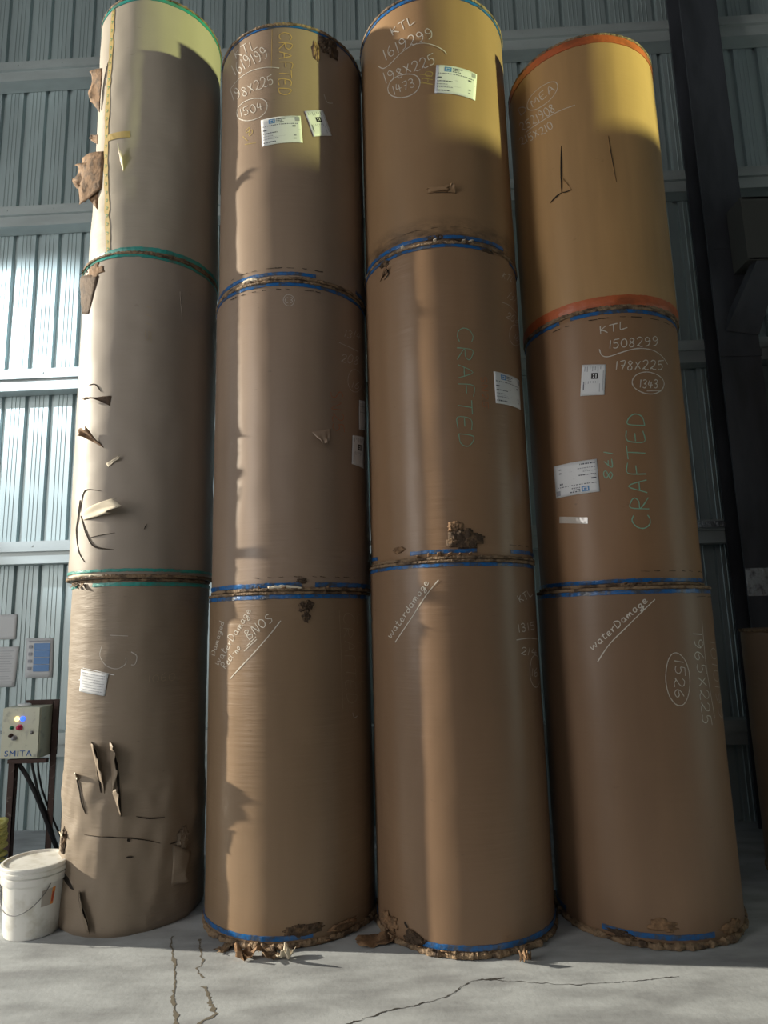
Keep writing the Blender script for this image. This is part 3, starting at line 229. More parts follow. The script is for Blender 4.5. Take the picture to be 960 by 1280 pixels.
 (3, 1): {'chalk':[('w',0.007,[-107.1,1.696,-107.2,1.639]),('w',0.007,[-103.3,1.691,-107.0,1.665,-105.0,1.66,-102.5,1.644]),('w',0.007,[-101.1,1.692,-95.4,1.701]),('w',0.007,[-98.2,1.696,-98.5,1.646]),('w',0.007,[-93.3,1.711,-93.8,1.661,-92.5,1.659,-88.7,1.67]),('w',0.007,[-101.0,1.589,-101.9,1.534]),('w',0.007,[-98.5,1.591,-98.9,1.567,-97.3,1.569,-96.1,1.557,-96.7,1.539,-98.2,1.533,-99.6,1.538]),('w',0.007,[-98.5,1.591,-94.9,1.594]),('w',0.007,[-91.6,1.592,-93.4,1.581,-94.0,1.561,-93.5,1.542,-92.0,1.537,-90.5,1.548,-89.9,1.571,-90.6,1.587,-91.6,1.592]),('w',0.007,[-85.0,1.588,-86.4,1.596,-87.7,1.584,-86.7,1.57,-85.1,1.554,-86.3,1.538,-88.0,1.538,-88.2,1.553,-86.3,1.569,-84.8,1.584,-84.9,1.591]),('w',0.007,[-82.3,1.59,-80.9,1.604,-78.9,1.603,-78.5,1.588,-80.1,1.567,-82.8,1.544,-81.5,1.55,-80.4,1.541,-78.1,1.545]),('w',0.007,[-72.1,1.596,-73.8,1.609,-75.8,1.597,-75.7,1.582,-73.7,1.58,-72.0,1.594,-72.4,1.575,-74.0,1.554,-76.3,1.545]),('w',0.007,[-64.8,1.611,-66.7,1.623,-69.0,1.61,-68.8,1.594,-66.6,1.593,-64.7,1.608,-65.1,1.588,-67.0,1.565,-69.5,1.555]),('w',0.007,[-108.9,1.538,-107.7,1.495,-103.3,1.479,-93.9,1.502,-82.9,1.526,-70.9,1.523,-61.4,1.49,-56.2,1.447]),('w',0.007,[-97.8,1.444,-98.9,1.387]),('w',0.007,[-95.7,1.44,-92.2,1.441,-95.1,1.383]),('w',0.007,[-95.4,1.414,-92.9,1.414]),('w',0.007,[-87.7,1.433,-89.0,1.442,-90.2,1.431,-89.4,1.416,-88.0,1.398,-89.2,1.381,-90.8,1.383,-90.8,1.398,-89.0,1.414,-87.5,1.428,-87.6,1.436]),('w',0.007,[-85.1,1.436,-82.1,1.389]),('w',0.007,[-81.5,1.44,-85.9,1.385]),('w',0.007,[-79.5,1.435,-78.0,1.448,-76.0,1.447,-75.7,1.431,-77.5,1.41,-80.2,1.388,-79.0,1.393,-77.9,1.384,-75.7,1.387]),('w',0.007,[-73.4,1.437,-71.8,1.451,-69.6,1.451,-69.3,1.436,-71.2,1.415,-74.2,1.393,-72.8,1.398,-71.6,1.39,-69.2,1.394]),('w',0.007,[-65.9,1.455,-66.6,1.429,-64.3,1.435,-62.7,1.425,-63.8,1.405,-65.9,1.395,-67.8,1.398]),('w',0.007,[-65.9,1.455,-60.5,1.467]),('w',0.007,[-62.8,1.298,-63.8,1.279,-65.6,1.261,-68.1,1.244,-71.0,1.231,-74.1,1.223,-77.2,1.221,-80.2,1.224,-82.8,1.231,-85.1,1.242,-86.9,1.255,-88.2,1.27,-88.8,1.287,-88.7,1.304,-87.9,1.322,-86.5,1.338,-84.5,1.351,-82.1,1.361,-79.3,1.367,-76.2,1.369,-73.1,1.366,-70.0,1.36,-67.3,1.352,-65.0,1.341,-63.4,1.327,-62.7,1.311,-63.0,1.293]),('w',0.007,[-82.3,1.315,-83.4,1.263]),('w',0.007,[-80.7,1.31,-79.2,1.315,-78.2,1.306,-79.3,1.292,-80.2,1.288,-79.0,1.285,-78.8,1.271,-80.2,1.26,-81.5,1.265]),('w',0.007,[-75.5,1.312,-76.9,1.283,-73.6,1.284]),('w',0.007,[-74.3,1.305,-75.5,1.262]),('w',0.007,[-71.8,1.316,-70.1,1.322,-69.0,1.313,-70.2,1.298,-71.3,1.294,-69.9,1.291,-69.7,1.277,-71.2,1.265,-72.7,1.269]),('w',0.005,[-78.8,1.24,-66.5,1.249]),('g',0.008,[-95.9,0.436,-97.2,0.403,-94.4,0.364,-89.7,0.354,-85.7,0.378,-85.2,0.412,-86.6,0.436]),('g',0.008,[-85.1,0.474,-97.1,0.484,-96.7,0.525,-94.3,0.545,-91.7,0.523,-91.0,0.478,-84.9,0.546]),('g',0.008,[-85.3,0.577,-97.7,0.621,-85.0,0.658]),('g',0.008,[-90.4,0.59,-90.4,0.649]),('g',0.008,[-84.9,0.696,-97.2,0.704,-96.8,0.771]),('g',0.008,[-91.4,0.701,-91.5,0.752]),('g',0.008,[-96.2,0.794,-96.6,0.882]),('g',0.008,[-96.4,0.839,-84.2,0.829]),('g',0.008,[-95.8,0.978,-95.5,0.913,-84.1,0.903,-84.4,0.975]),('g',0.008,[-90.2,0.908,-90.2,0.961]),('g',0.008,[-82.8,1.01,-94.2,1.02,-93.2,1.062,-88.9,1.086,-84.0,1.066,-82.8,1.01]),('g',0.007,[-105.8,0.836,-111.9,0.853]),('g',0.007,[-107.0,0.804,-107.2,0.749,-112.1,0.793]),('g',0.007,[-109.3,0.798,-109.5,0.76]),('g',0.007,[-108.4,0.68,-107.3,0.7,-108.2,0.719,-109.7,0.705,-111.5,0.683,-112.9,0.701,-112.6,0.726,-111.1,0.727,-109.9,0.7,-108.8,0.678,-108.1,0.679])],'label':[('B',[-121.5,1.452,-105.5,1.428,-108.2,1.226,-124.5,1.245]),('A2',[-150.2,0.818,-116.7,0.814,-116.4,0.602,-149.9,0.601]),('clear',[-148.0,0.477,-125.8,0.445,-126.2,0.404,-148.4,0.435])]},
 (3, 2): {'chalk':[('w',0.007,[-145.6,1.697,-147.3,1.759,-143.3,1.72,-142.5,1.756,-139.0,1.697]),('w',0.007,[-135.1,1.766,-139.0,1.761,-136.9,1.701,-132.7,1.709]),('w',0.007,[-138.0,1.732,-134.8,1.736]),('w',0.007,[-130.7,1.704,-130.7,1.768,-126.0,1.715]),('w',0.007,[-131.0,1.729,-127.6,1.738]),('w',0.006,[-124.4,1.767,-123.8,1.749,-123.9,1.729,-124.7,1.708,-126.2,1.688,-128.3,1.672,-130.9,1.659,-134.0,1.652,-137.3,1.651,-140.7,1.655,-143.9,1.665,-146.8,1.68,-149.2,1.699,-150.8,1.72,-151.5,1.741,-151.3,1.761,-150.0,1.778,-147.9,1.791,-145.0,1.8,-141.8,1.804,-138.3,1.806,-135.0,1.806,-131.8,1.803,-129.1,1.798,-126.9,1.789,-125.2,1.778,-124.2,1.762]),('d',0.007,[-159.6,1.731,-162.7,1.808,-157.6,1.783,-153.8,1.747,-154.3,1.721,-159.6,1.731]),('w',0.007,[-162.6,1.669,-161.9,1.68,-159.1,1.665,-157.4,1.641,-157.9,1.621,-159.5,1.604,-158.3,1.605,-156.3,1.587,-154.0,1.581]),('w',0.007,[-155.1,1.647,-153.9,1.615,-152.2,1.614,-150.1,1.594,-149.7,1.572,-150.9,1.569,-152.9,1.58]),('w',0.007,[-155.1,1.647,-151.0,1.638]),('w',0.007,[-149.4,1.629,-148.9,1.644,-146.8,1.635,-145.5,1.612,-145.7,1.589,-146.8,1.566,-146.0,1.57,-144.4,1.556,-142.5,1.554]),('w',0.007,[-143.3,1.62,-140.9,1.549]),('w',0.007,[-138.1,1.609,-140.2,1.631,-141.2,1.62,-140.2,1.599,-138.4,1.591,-137.8,1.605,-137.1,1.581,-137.2,1.558,-138.5,1.551]),('w',0.007,[-135.2,1.623,-136.1,1.608,-135.4,1.581,-133.8,1.553,-132.3,1.546,-131.7,1.561,-132.5,1.592,-134.0,1.615,-135.2,1.623]),('w',0.007,[-129.5,1.613,-131.1,1.624,-131.5,1.61,-130.0,1.593,-128.0,1.573,-128.0,1.553,-129.4,1.555,-130.3,1.572,-129.6,1.591,-129.2,1.608,-129.6,1.617]),('w',0.007,[-155.2,1.553,-139.0,1.537,-124.8,1.54,-112.3,1.538]),('w',0.007,[-164.7,1.559,-163.6,1.567,-160.7,1.551,-159.1,1.529,-159.9,1.514,-162.0,1.502,-160.6,1.501,-158.6,1.484,-156.0,1.476]),('w',0.007,[-156.6,1.542,-154.0,1.468]),('w',0.007,[-153.1,1.524,-152.1,1.494,-150.4,1.493,-148.4,1.474,-148.1,1.454,-149.4,1.451,-151.3,1.461]),('w',0.007,[-153.1,1.524,-149.1,1.515]),('w',0.007,[-147.5,1.508,-141.9,1.446]),('w',0.007,[-144.1,1.504,-145.4,1.449]),('w',0.007,[-141.5,1.483,-140.9,1.494,-139.1,1.489,-138.1,1.472,-138.6,1.454,-139.9,1.436,-139.0,1.439,-137.7,1.429,-136.0,1.429]),('w',0.007,[-136.6,1.495,-134.6,1.428]),('w',0.007,[-133.2,1.496,-134.2,1.484,-133.8,1.462,-132.5,1.439,-131.0,1.432,-130.2,1.445,-130.8,1.47,-132.1,1.49,-133.2,1.496])],'slit':[([-124.5,1.267,-125.8,1.068,-126.7,0.905],0.014),([-126.6,0.911,-130.8,0.899,-136.3,0.875],0.014),([-126.6,0.911,-123.3,0.904,-119.2,0.907],0.009),([-91.0,1.257,-90.0,1.104,-88.3,0.904],0.006)],'flap':[([-125.0,1.003,-119.7,0.915],[-125.4,1.023,-122.9,0.963],0.012,'k')]},
}
# ---------------------------------------------------------------- setting
def st(o): o['kind'] = 'structure'; return o
bm = bmesh.new(); box(bm, -9, 9, -6, 8.5, -0.3, 0)
floor = st(finish('floor', bm, M['concrete']))
bm = bmesh.new(); box(bm, -8.2, 9.3, -6, 8.0, 9.6, 9.75); st(finish('ceiling', bm, M['roof']))
def ribbon(bm, pts, wfun, z=0.0015):
    P = smooth_pts(pts, 16); prev = None
    for i, p in enumerate(P):
        a = Vector(P[max(i - 1, 0)]); b = Vector(P[min(i + 1, len(P) - 1)]); t = (b - a).normalized(); n = Vector((-t.y, t.x))
        j = noise.noise(Vector((p[0] * 23, p[1] * 23, 1))) * .012 + noise.noise(Vector((p[0] * 70, p[1] * 70, 5))) * .006
        wv = wfun(i / (len(P) - 1), p); q = Vector(p) + n * j
        cur = [bm.verts.new((q.x + n.x * wv, q.y + n.y * wv, z)), bm.verts.new((q.x - n.x * wv, q.y - n.y * wv, z))]
        if prev: bm.faces.new((prev[0], prev[1], cur[1], cur[0]))
        prev = cur
def crack(pts, m, w0, nz=1.0):
    bm = bmesh.new(); ribbon(bm, pts, lambda t, p: max(.0012, w0 * (.3 + nz * max(0, noise.noise(Vector((p[0] * 17, p[1] * 17, 4))) + .25 + .9 * noise.noise(Vector((p[0] * 55, p[1] * 55, 8)))))))
    o = finish('floor_crack', bm, m, floor); return o
crack([(-1.33, 4.32), (-1.303, 4.207), (-1.225, 4.03), (-1.19, 3.93), (-1.135, 3.75), (-1.10, 3.62), (-1.03, 3.44), (-.99, 3.2)], M['crack'], .010)
crack([(-1.15, 4.28), (-1.129, 4.198), (-1.062, 4.0), (-1.075, 3.93), (-1.004, 3.84)], M['crack'], .007)
crack([(-.997, 3.754), (-.93, 3.66), (-.913, 3.59), (-.867, 3.50), (-.92, 3.42), (-.9, 3.2)], M['crack'], .016)
crack([(-.4, 3.33), (-.208, 3.402), (-.061, 3.484), (.092, 3.531), (.252, 3.606), (.386, 3.733), (.553, 3.755)], M['crack_dark'], .0045)
crack([(.46, 3.745), (.667, 3.711), (.861, 3.679), (1.063, 3.684), (1.229, 3.699), (1.44, 3.725)], M['crack_dark'], .003)

WY, WA = 6.2, R_(-2.5)
def wallpt(x, off, z): return Vector((x * math.cos(WA) - off * math.sin(WA), WY + x * math.sin(WA) + off * math.cos(WA), z))
bm = bmesh.new()
prof = []; x = -8.16
while x < 8:
    g = [(0, .20), (.008, .235), (.050, .235), (.058, .20), (.100, .20), (.104, .195), (.110, .195), (.114, .20), (.142, .20), (.146, .195), (.152, .195), (.156, .20), (.186, .20), (.190, .195), (.196, .195), (.200, .20)]
    prof += [(x - .029 + a, b) for a, b in g]; x += .25
for z0, z1, dy in ((-0.01, 9.7, 0),):
    a = [bm.verts.new((px, py + dy, z0)) for px, py in prof]; b = [bm.verts.new((px, py + dy, z1)) for px, py in prof]
    for i in range(len(prof) - 1): bm.faces.new((a[i], a[i + 1], b[i + 1], b[i]))
wall = st(finish('wall_back', bm, M['sheet'])); wall.location = (0, WY, 0); wall.rotation_euler = (0, 0, WA)
md = wall.modifiers.new('thick', 'SOLIDIFY'); md.thickness = .004; md.offset = -1
for i, zt in enumerate((0.895, 2.68, 4.435, 6.255, 8.01)):
    bm = bmesh.new(); pf = [(0, 0), (.192, 0), (.192, -.215), (.02, -.215), (.02, -.20), (.055, -.195), (.055, -.012), (.012, -.012), (.012, -.10), (0, -.10)]
    pf = [(0, 0), (.192, 0), (.192, -.215), (.03, -.215), (.03, -.10), (0, -.10)]
    a = [bm.verts.new((-7.98, y, zt + z)) for y, z in pf]; b = [bm.verts.new((6.98, y, zt + z)) for y, z in pf]
    for k in range(len(pf)): bm.faces.new((a[k], b[k], b[(k + 1) % len(pf)], a[(k + 1) % len(pf)]))
    bm.faces.new(a); bm.faces.new(list(reversed(b))); bmesh.ops.recalc_face_normals(bm, faces=bm.faces)
    # bolts
    xx = -4.4
    while xx < 5:
        box(bm, xx - .007, xx + .007, -.005, .001, zt - .055, zt - .041); xx += .5
    o = st(finish('trim_%d' % (i + 1), bm, M['girt'])); o.location = (0, WY, 0); o.rotation_euler = (0, 0, WA)
# unseen right wall, its high window added to cut the yellow light
bm = bmesh.new(); WX = 7.0
WY0, WY1, WZ0, WZ1 = 1.0, 3.02, 5.50, 8.2
box(bm, WX, WX + .2, -6, WY0, 0, 9.6); box(bm, WX, WX + .2, WY1, 6.06, 0, 9.6)
box(bm, WX, WX + .2, WY0, WY1, 0, WZ0); box(bm, WX, WX + .2, WY0, WY1, WZ1, 9.6)
st(finish('wall_right', bm, M['sheet']))
bm = bmesh.new()
for (a0, a1, z0, z1) in ((WY0, WY1, WZ0 - .05, WZ0), (WY0, WY1, WZ1, WZ1 + .05), (WY0 - .05, WY0, WZ0 - .05, WZ1 + .05), (WY1, WY1 + .05, WZ0 - .05, WZ1 + .05)):
    box(bm, WX - .03, WX, a0, a1, z0, z1)
st(finish('added_window_1', bm, M['girt']))  # frame of the unseen opening that shapes the yellow patches

# unseen left wall, added with a tall gap that confines the sun
bm = bmesh.new(); box(bm, -8.2, -8.0, 5.5, 6.73, 0, 9.6); box(bm, -8.2, -8.0, -6, 5.5, 9.1, 9.6); box(bm, -8.2, -8.0, -6, 3.55, 0, 9.1)
st(finish('wall_left', bm, M['sheet']))
bm = bmesh.new()
for a0, a1, z0, z1 in ((-2.2, 1.0, 1.05, 1.15), (-2.2, 1.0, 7.65, 7.75), (-2.3, -2.2, 1.05, 7.75), (1.0, 1.1, 1.05, 7.75), (-.65, -.55, 1.15, 7.65)): box(bm, -8.0, -7.94, a0, a1, z0, z1)
st(finish('added_window_2', bm, M['girt']))  # frame added around the side fill lamp; the wall behind is closed

# steel column with bracket and runway beam
col = empty('steel_column', (3.28, 5.76, 0)); tag(col, 'tall dark steel column standing against the corrugated wall right of the roll stacks', 'column')
bm = bmesh.new(); box(bm, -.17, .20, 0, .02, 0, 9.6); finish('flange', bm, M['steel'], col)
bm = bmesh.new(); box(bm, -.15, .19, .29, .31, 0, 9.6); finish('flange', bm, M['steel'], col)
bm = bmesh.new(); box(bm, .01, .025, .02, .29, 0, 9.6); finish('web', bm, M['steel'], col)
bm = bmesh.new(); tube(bm, [(.02, -.012, 4.20), (.44, -.30, 4.90)], .0, 4) if False else None
v = [bm.verts.new(p) for p in [(-.10, -.012, 4.38), (.20, -.012, 4.33), (.34, -.25, 4.93), (.12, -.25, 4.93)]]
f = bm.faces.new(v); r = bmesh.ops.extrude_face_region(bm, geom=[f]); bmesh.ops.translate(bm, verts=[q for q in r['geom'] if isinstance(q, bmesh.types.BMVert)], vec=(.0, .06, .06)); bmesh.ops.recalc_face_normals(bm, faces=bm.faces)
finish('gusset', bm, M['steel'], col)
bm = bmesh.new(); box(bm, -.12, .20, -.008, 0, 5.2, 5.21); box(bm, -.172, .205, -.012, 0, 4.13, 4.20); finish('splice_plate', bm, M['steel'], col)
bm = bmesh.new(); box(bm, -.172, .205, -.006, 0, 1.96, 2.20, .002); tag(finish('foil_tape', bm, M['foil'], col), 'scuffed silver tape band')
bm = bmesh.new(); L_ = 3.6
box(bm, 0, L_, 0, .25, .60, .62); box(bm, 0, L_, 0, .25, 0, .02); box(bm, 0, L_, .02, .035, .02, .60)
beam = finish('runway_beam', bm, M['bracket']); beam.location = (3.335, 5.50, 4.935)
bm = bmesh.new(); box(bm, -.02, .5, 0, .25, .001, .62, .004); finish('end_box', bm, M['bracket'], beam)
tag(beam, 'dark grey steel beam resting on the bracket of the steel column at the right edge', 'beam')
bm = bmesh.new(); box(bm, 2.73, 3.12, 6.03, 6.06, 2.60, 2.66, .004)
for v in bm.verts: v.co -= Vector((3.28, 5.76, 0))
finish('lit_girt_piece', bm, M['foil'], col)  # bright foil colour paints in a lit piece of the girt

# ---------------------------------------------------------------- paper rolls
XY = [[[-1.744, 4.786], [-1.757, 4.793], [-1.736, 4.799]], [[-0.667, 4.674], [-0.652, 4.666], [-0.642, 4.667]], [[0.444, 4.511], [0.452, 4.524], [0.461, 4.565]], [[1.592, 4.55], [1.598, 4.586], [1.614, 4.615]]]
RR = [[0.456, 0.489, 0.471], [0.547, 0.546, 0.545], [0.548, 0.546, 0.550], [0.549, 0.524, 0.54]]
HH = [[2.145, 2.296, 2.137], [2.023, 2.072, 1.99], [2.178, 2.08, 1.942], [1.993, 1.819, 2.076]]

class Roll:
    def __init__(s, x, y, z, R, H, amp, seed, lump=0):
        s.x, s.y, s.z, s.R, s.H, s.amp, s.seed, s.lump = x, y, z, R, H, amp, seed, lump
    def r(s, th, z):
        a = R_(th); c, n = math.cos(a), math.sin(a)
        d = noise.noise(Vector((c * 1.6 + s.seed, n * 1.6, z * 1.1))) * s.amp
        d += noise.noise(Vector((c * 4, n * 4 + s.seed, z * 5))) * s.amp * .35
        d += noise.noise(Vector((c * 3 + s.seed, n * 3, z * 26))) * s.amp * .16
        e = min(z, s.H - z)
        if e < .05: d -= .014 * (1 - e / .05) ** 2
        if s.lump and z < .9:
            d += s.lump * max(0, math.cos(a + 1.6)) * (0.9 - z) ** 2 * .6
            d += noise.noise(Vector((c * 5, n * 5, z * 7))) * s.lump * .5
        return s.R + d
    def p(s, th, z, off=0.0):
        r = s.r(th, min(max(z, 0), s.H)) + off; a = R_(th)
        return Vector((r * math.cos(a), r * math.sin(a), z))

def roll_body(s, root, m):
    bm = bmesh.new(); N = 144; zs = [0, .006, .018, .035, .05]; n = int(s.H / .028)
    zs += [.05 + (s.H - .1) * i / n for i in range(1, n)] + [s.H - .05, s.H - .035, s.H - .018, s.H - .006, s.H]
    rings = [[bm.verts.new(s.p(360 * i / N, z)) for i in range(N)] for z in zs]
    for a, b in zip(rings, rings[1:]):
        for i in range(N): bm.faces.new((a[i], a[(i + 1) % N], b[(i + 1) % N], b[i]))
    bm.faces.new(list(reversed(rings[0]))); bm.faces.new(rings[-1])
    return finish('wrapper', bm, m, root, True, 50)

def tape_ring(s, root, m, zc, hw, name='edge_tape', gaps=None, seed=0, jag=.0035, off=.004, wav=.003):
    """tape band around the roll with ragged edges; gaps = list of (th0, th1) in degrees where it is torn away"""
    bm = bmesh.new(); N = 240; prev = None
    for i in range(N + 1):
        th = 360 * i / N; a = R_(th)
        if gaps and any(g0 <= th <= g1 for g0, g1 in gaps): prev = None; continue
        q = Vector((math.cos(a) * 9 + seed, math.sin(a) * 9, 0)); k = noise.noise(q) * wav
        lo = zc - hw + k + noise.noise(q * 4) * jag; hi = zc + hw + k + noise.noise(q * 4 + Vector((0, 0, 9))) * jag
        hw0 = hw; o1 = off + .002 * noise.noise(q * 3)
        K = 8; cur = [bm.verts.new(s.p(th, lo, .0006))] + [bm.verts.new(s.p(th, lo + .001 + (hi - lo - .002) * q_ / K, o1)) for q_ in range(K + 1)] + [bm.verts.new(s.p(th, hi, .0006))]
        if prev:
            for j in range(K + 2): bm.faces.new((prev[j], cur[j], cur[j + 1], prev[j + 1]))
        prev = cur
    return finish(name, bm, m, root, True, 60)

def rim(s, root, m, zc, hw, out, seed, jag=.25, flare=0, name='folded_rim'):
    """crumpled folded paper lip around one end"""
    bm = bmesh.new(); N = 300; K = 7; rings = []
    for i in range(N):
        th = 360 * i / N; a = R_(th); q = Vector((math.cos(a) * 6 + seed, math.sin(a) * 6, seed * .3))
        n1 = noise.noise(q * 2.5); n2 = noise.noise(q * 9); n3 = noise.noise(q * 0.6)
        o = out * (1 + jag * n1 + jag * .6 * n2) + flare * max(0, n3 + .3 + .5 * n1)
        hh = hw * (1 + .45 * n1 + .3 * n2); zz = zc + hw * .25 * n2
        ring = []
        for k in range(K):
            t = math.pi * k / (K - 1); rr = s.R - .006 + (o + .006) * math.sin(t) ** .6; z = zz - hh * math.cos(t)
            rr += .004 * noise.noise(Vector((math.cos(a) * 40, math.sin(a) * 40, k * 1.7 + seed)))
            z = min(max(z, .001), s.H - .001)
            ring.append(bm.verts.new((rr * math.cos(a), rr * math.sin(a), z)))
        rings.append(ring)
    for i in range(N):
        a, b = rings[i], rings[(i + 1) % N]
        for k in range(K - 1): bm.faces.new((a[k], b[k], b[k + 1], a[k + 1]))
    return finish(name, bm, m, root, True, 35)

def unflat(L): return [(L[i], L[i + 1]) for i in range(0, len(L), 2)]
def stroke(bm, s, pts, wd, off=.0022, sub=4):
    P = smooth_pts(pts, sub); prev = None
    for i, (th, z) in enumerate(P):
        a = P[max(i - 1, 0)]; b = P[min(i + 1, len(P) - 1)]
        dx = R_(b[0] - a[0]) * s.R; dz = b[1] - a[1]; l = math.hypot(dx, dz) or 1e-6
        ww = wd / 2 * (.8 + .5 * noise.noise(Vector((th * 3, z * 90, 2))))
        nx, nz = -dz / l * ww, dx / l * ww; dth = math.degrees(nx / s.R)
        cur = [bm.verts.new(s.p(th + dth, z + nz, off)), bm.verts.new(s.p(th - dth, z - nz, off))]
        if prev: bm.faces.new((prev[0], prev[1], cur[1], cur[0]))
        prev = cur
def chalk(s, root, items):
    by = {}
    for c, wd, L in items: by.setdefault(c, []).append((wd, unflat(L)))
    for c, it in by.items():
        bm = bmesh.new()
        for wd, pts in it: stroke(bm, s, pts, wd)
        o = finish('chalk_writing', bm, M['chalk_' + c], root)
        if c in 'goyr': o['label'] = {'g': 'green chalk writing', 'o': 'orange chalk writing', 'y': 'yellow chalk marks', 'r': 'faint red chalk marks'}[c]
        elif c == 'w': o['label'] = 'white chalk writing'

def quadgrid(bm, s, Q, u0, u1, v0, v1, off, nu=8, nv=4, mi=0, wav=0.0):
    """patch inside the label quad Q = tl,tr,br,bl in (theta,z)"""
    g = []
    for j in range(nv + 1):
        row = []
        for i in range(nu + 1):
            u = u0 + (u1 - u0) * i / nu; v = v0 + (v1 - v0) * j / nv
            th = (Q[0][0] * (1 - u) + Q[1][0] * u) * (1 - v) + (Q[3][0] * (1 - u) + Q[2][0] * u) * v
            z = (Q[0][1] * (1 - u) + Q[1][1] * u) * (1 - v) + (Q[3][1] * (1 - u) + Q[2][1] * u) * v
            row.append(bm.verts.new(s.p(th, z, off + wav * noise.noise(Vector((u * 5, v * 5, 3))))))
        g.append(row)
    for j in range(nv):
        for i in range(nu):
            f = bm.faces.new((g[j][i], g[j + 1][i], g[j + 1][i + 1], g[j][i + 1])); f.material_index = mi
def bars(bm, s, Q, specs, off, flip=False):
    for u0, v0, u1, v1, mi in specs:
        if flip: u0, u1, v0, v1 = 1 - u1, 1 - u0, 1 - v1, 1 - v0
        quadgrid(bm, s, Q, u0, u1, v0, v1, off, 2, 1, mi)
rnd = random.Random(5)
def words(u0, u1, v, h, mi, fill=.8):
    out = []; u = u0
    while u < u1:
        wl = rnd.uniform(.015, .05); out.append((u, v, min(u + wl, u1), v + h, mi)); u += wl + rnd.uniform(.006, .015) / fill
    return out
def paper_label(s, root, style, L):
    Q = unflat(L)
    if style == 'clear':
        bm = bmesh.new(); quadgrid(bm, s, Q, 0, 1, 0, 1, .004, 8, 2, wav=.003); tag(finish('clear_tape', bm, M['clear'], root), 'short strip of shiny clear tape'); return
    if style == 'ytape':
        bm = bmesh.new(); quadgrid(bm, s, Q, 0, 1, 0, 1, .004, 8, 2, wav=.003); tag(finish('tape_strip', bm, M['ytape'], root), 'short yellowed strip of tape'); return
    bm = bmesh.new(); wv = .006 if style == 'P2' else .0015
    quadgrid(bm, s, Q, 0, 1, 0, 1, .0045, 12, 8, wav=wv)
    o = finish('paper_label', bm, M['label'], root, True)
    sol = o.modifiers.new('t', 'SOLIDIFY'); sol.thickness = .0012; sol.offset = -1
    sp = []; off = .0052 + wv * .35
    if style in ('A', 'A2'):      # shipping label: logo block, heading, table lines
        sp += [(.20, .06, .23, .22, 2), (.23, .06, .33, .09, 2), (.23, .19, .33, .22, 2), (.33, .06, .36, .22, 2), (.25, .11, .31, .17, 2)]
        sp += words(.39, .62, .07, .035, 0) + words(.39, .55, .13, .03, 0) + words(.39, .58, .185, .03, 0)
        sp += [(.86, .05, .97, .20, 1)]
        sp += words(.04, .92, .28, .025, 0, .5) + words(.78, .86, .36, .05, 0)
        sp += [(.04, .42, .14, .46, 0)] + words(.04, .40, .55, .03, 0) + words(.04, .30, .66, .025, 1) + words(.04, .42, .76, .03, 1) + words(.04, .36, .88, .04, 0)
        sp += [(.80, .70, .86, .75, 1), (.80, .82, .86, .86, 1), (.03, .505, .97, .511, 1), (.03, .255, .97, .26, 1), (.03, .72, .6, .725, 1)]
    elif style == 'B':            # tall label with the small black square print
        sp += [(.42, .28, .70, .47, 3), (.49, .32, .55, .36, 4), (.49, .39, .55, .43, 4), (.60, .32, .64, .43, 4)]
        for k in range(7): sp += [(.12 + k * .11, .07, .15 + k * .11, .07 + rnd.uniform(.06, .17), 1)]
        for k in range(7): sp += [(.10 + k * .10, .54, .125 + k * .10, .54 + rnd.uniform(.05, .12), 1)]
        sp += [(.10, .56, .14, .82, 0), (.90, .20, .925, .86, 1), (.78, .62, .80, .9, 1)]
    elif style == 'P':
        sp += words(.1, .9, .2, .02, 1) + words(.1, .9, .4, .02, 1)
    elif style == 'P2':
        for k in range(7): sp += words(.08, .92, .12 + k * .12, .03, 1)
    bm = bmesh.new(); bars(bm, s, Q, sp, off, flip=(style == 'A2'))
    finish('printed_text', bm, [M['ink'], M['inkgrey'], M['inkblue'], M['black'], M['label']], o)

def flapmesh(s, root, hinge, tip, lift, tone):
    Hh, T = unflat(hinge), unflat(tip); bm = bmesh.new(); nu, nv = 10, 7; g = []
    def samp(P, u):
        x = u * (len(P) - 1); i = min(int(x), len(P) - 2); t = x - i
        return tuple(a + (b - a) * t for a, b in zip(P[i], P[i + 1]))
    sd = Hh[0][0] * .13 + Hh[0][1]
    for j in range(nv + 1):
        v = j / nv; row = []
        for i in range(nu + 1):
            u = i / nu; a = samp(Hh, u); b = samp(T, u)
            k = noise.noise(Vector((u * 4, sd, 0))) * .35 * v
            vv = v * (1 + k); th = a[0] + (b[0] - a[0]) * vv; z = a[1] + (b[1] - a[1]) * vv
            z += .02 * noise.noise(Vector((u * 3, v * 2, sd))) * v
            off = .0015 + lift * v ** 1.25 * (1 + .5 * noise.noise(Vector((u * 2.5, v, sd + 3)))) + .004 * v
            row.append(bm.verts.new(s.p(th, z, off)))
        g.append(row)
    for j in range(nv):
        for i in range(nu): bm.faces.new((g[j][i], g[j + 1][i], g[j + 1][i + 1], g[j][i + 1]))
    m = {'b': M['torn'], 'n': M['torn_brown'], 'w': M['pale'], 'k': s.mat}[tone]
    o = finish('torn_flap', bm, m, root, True, 60)
    sol = o.modifiers.new('t', 'SOLIDIFY'); sol.thickness = .0022; sol.offset = 0
    if tone in 'bn': o['label'] = 'brown torn paper flap'
    if tone == 'w': o['label'] = 'pale torn paper flap'

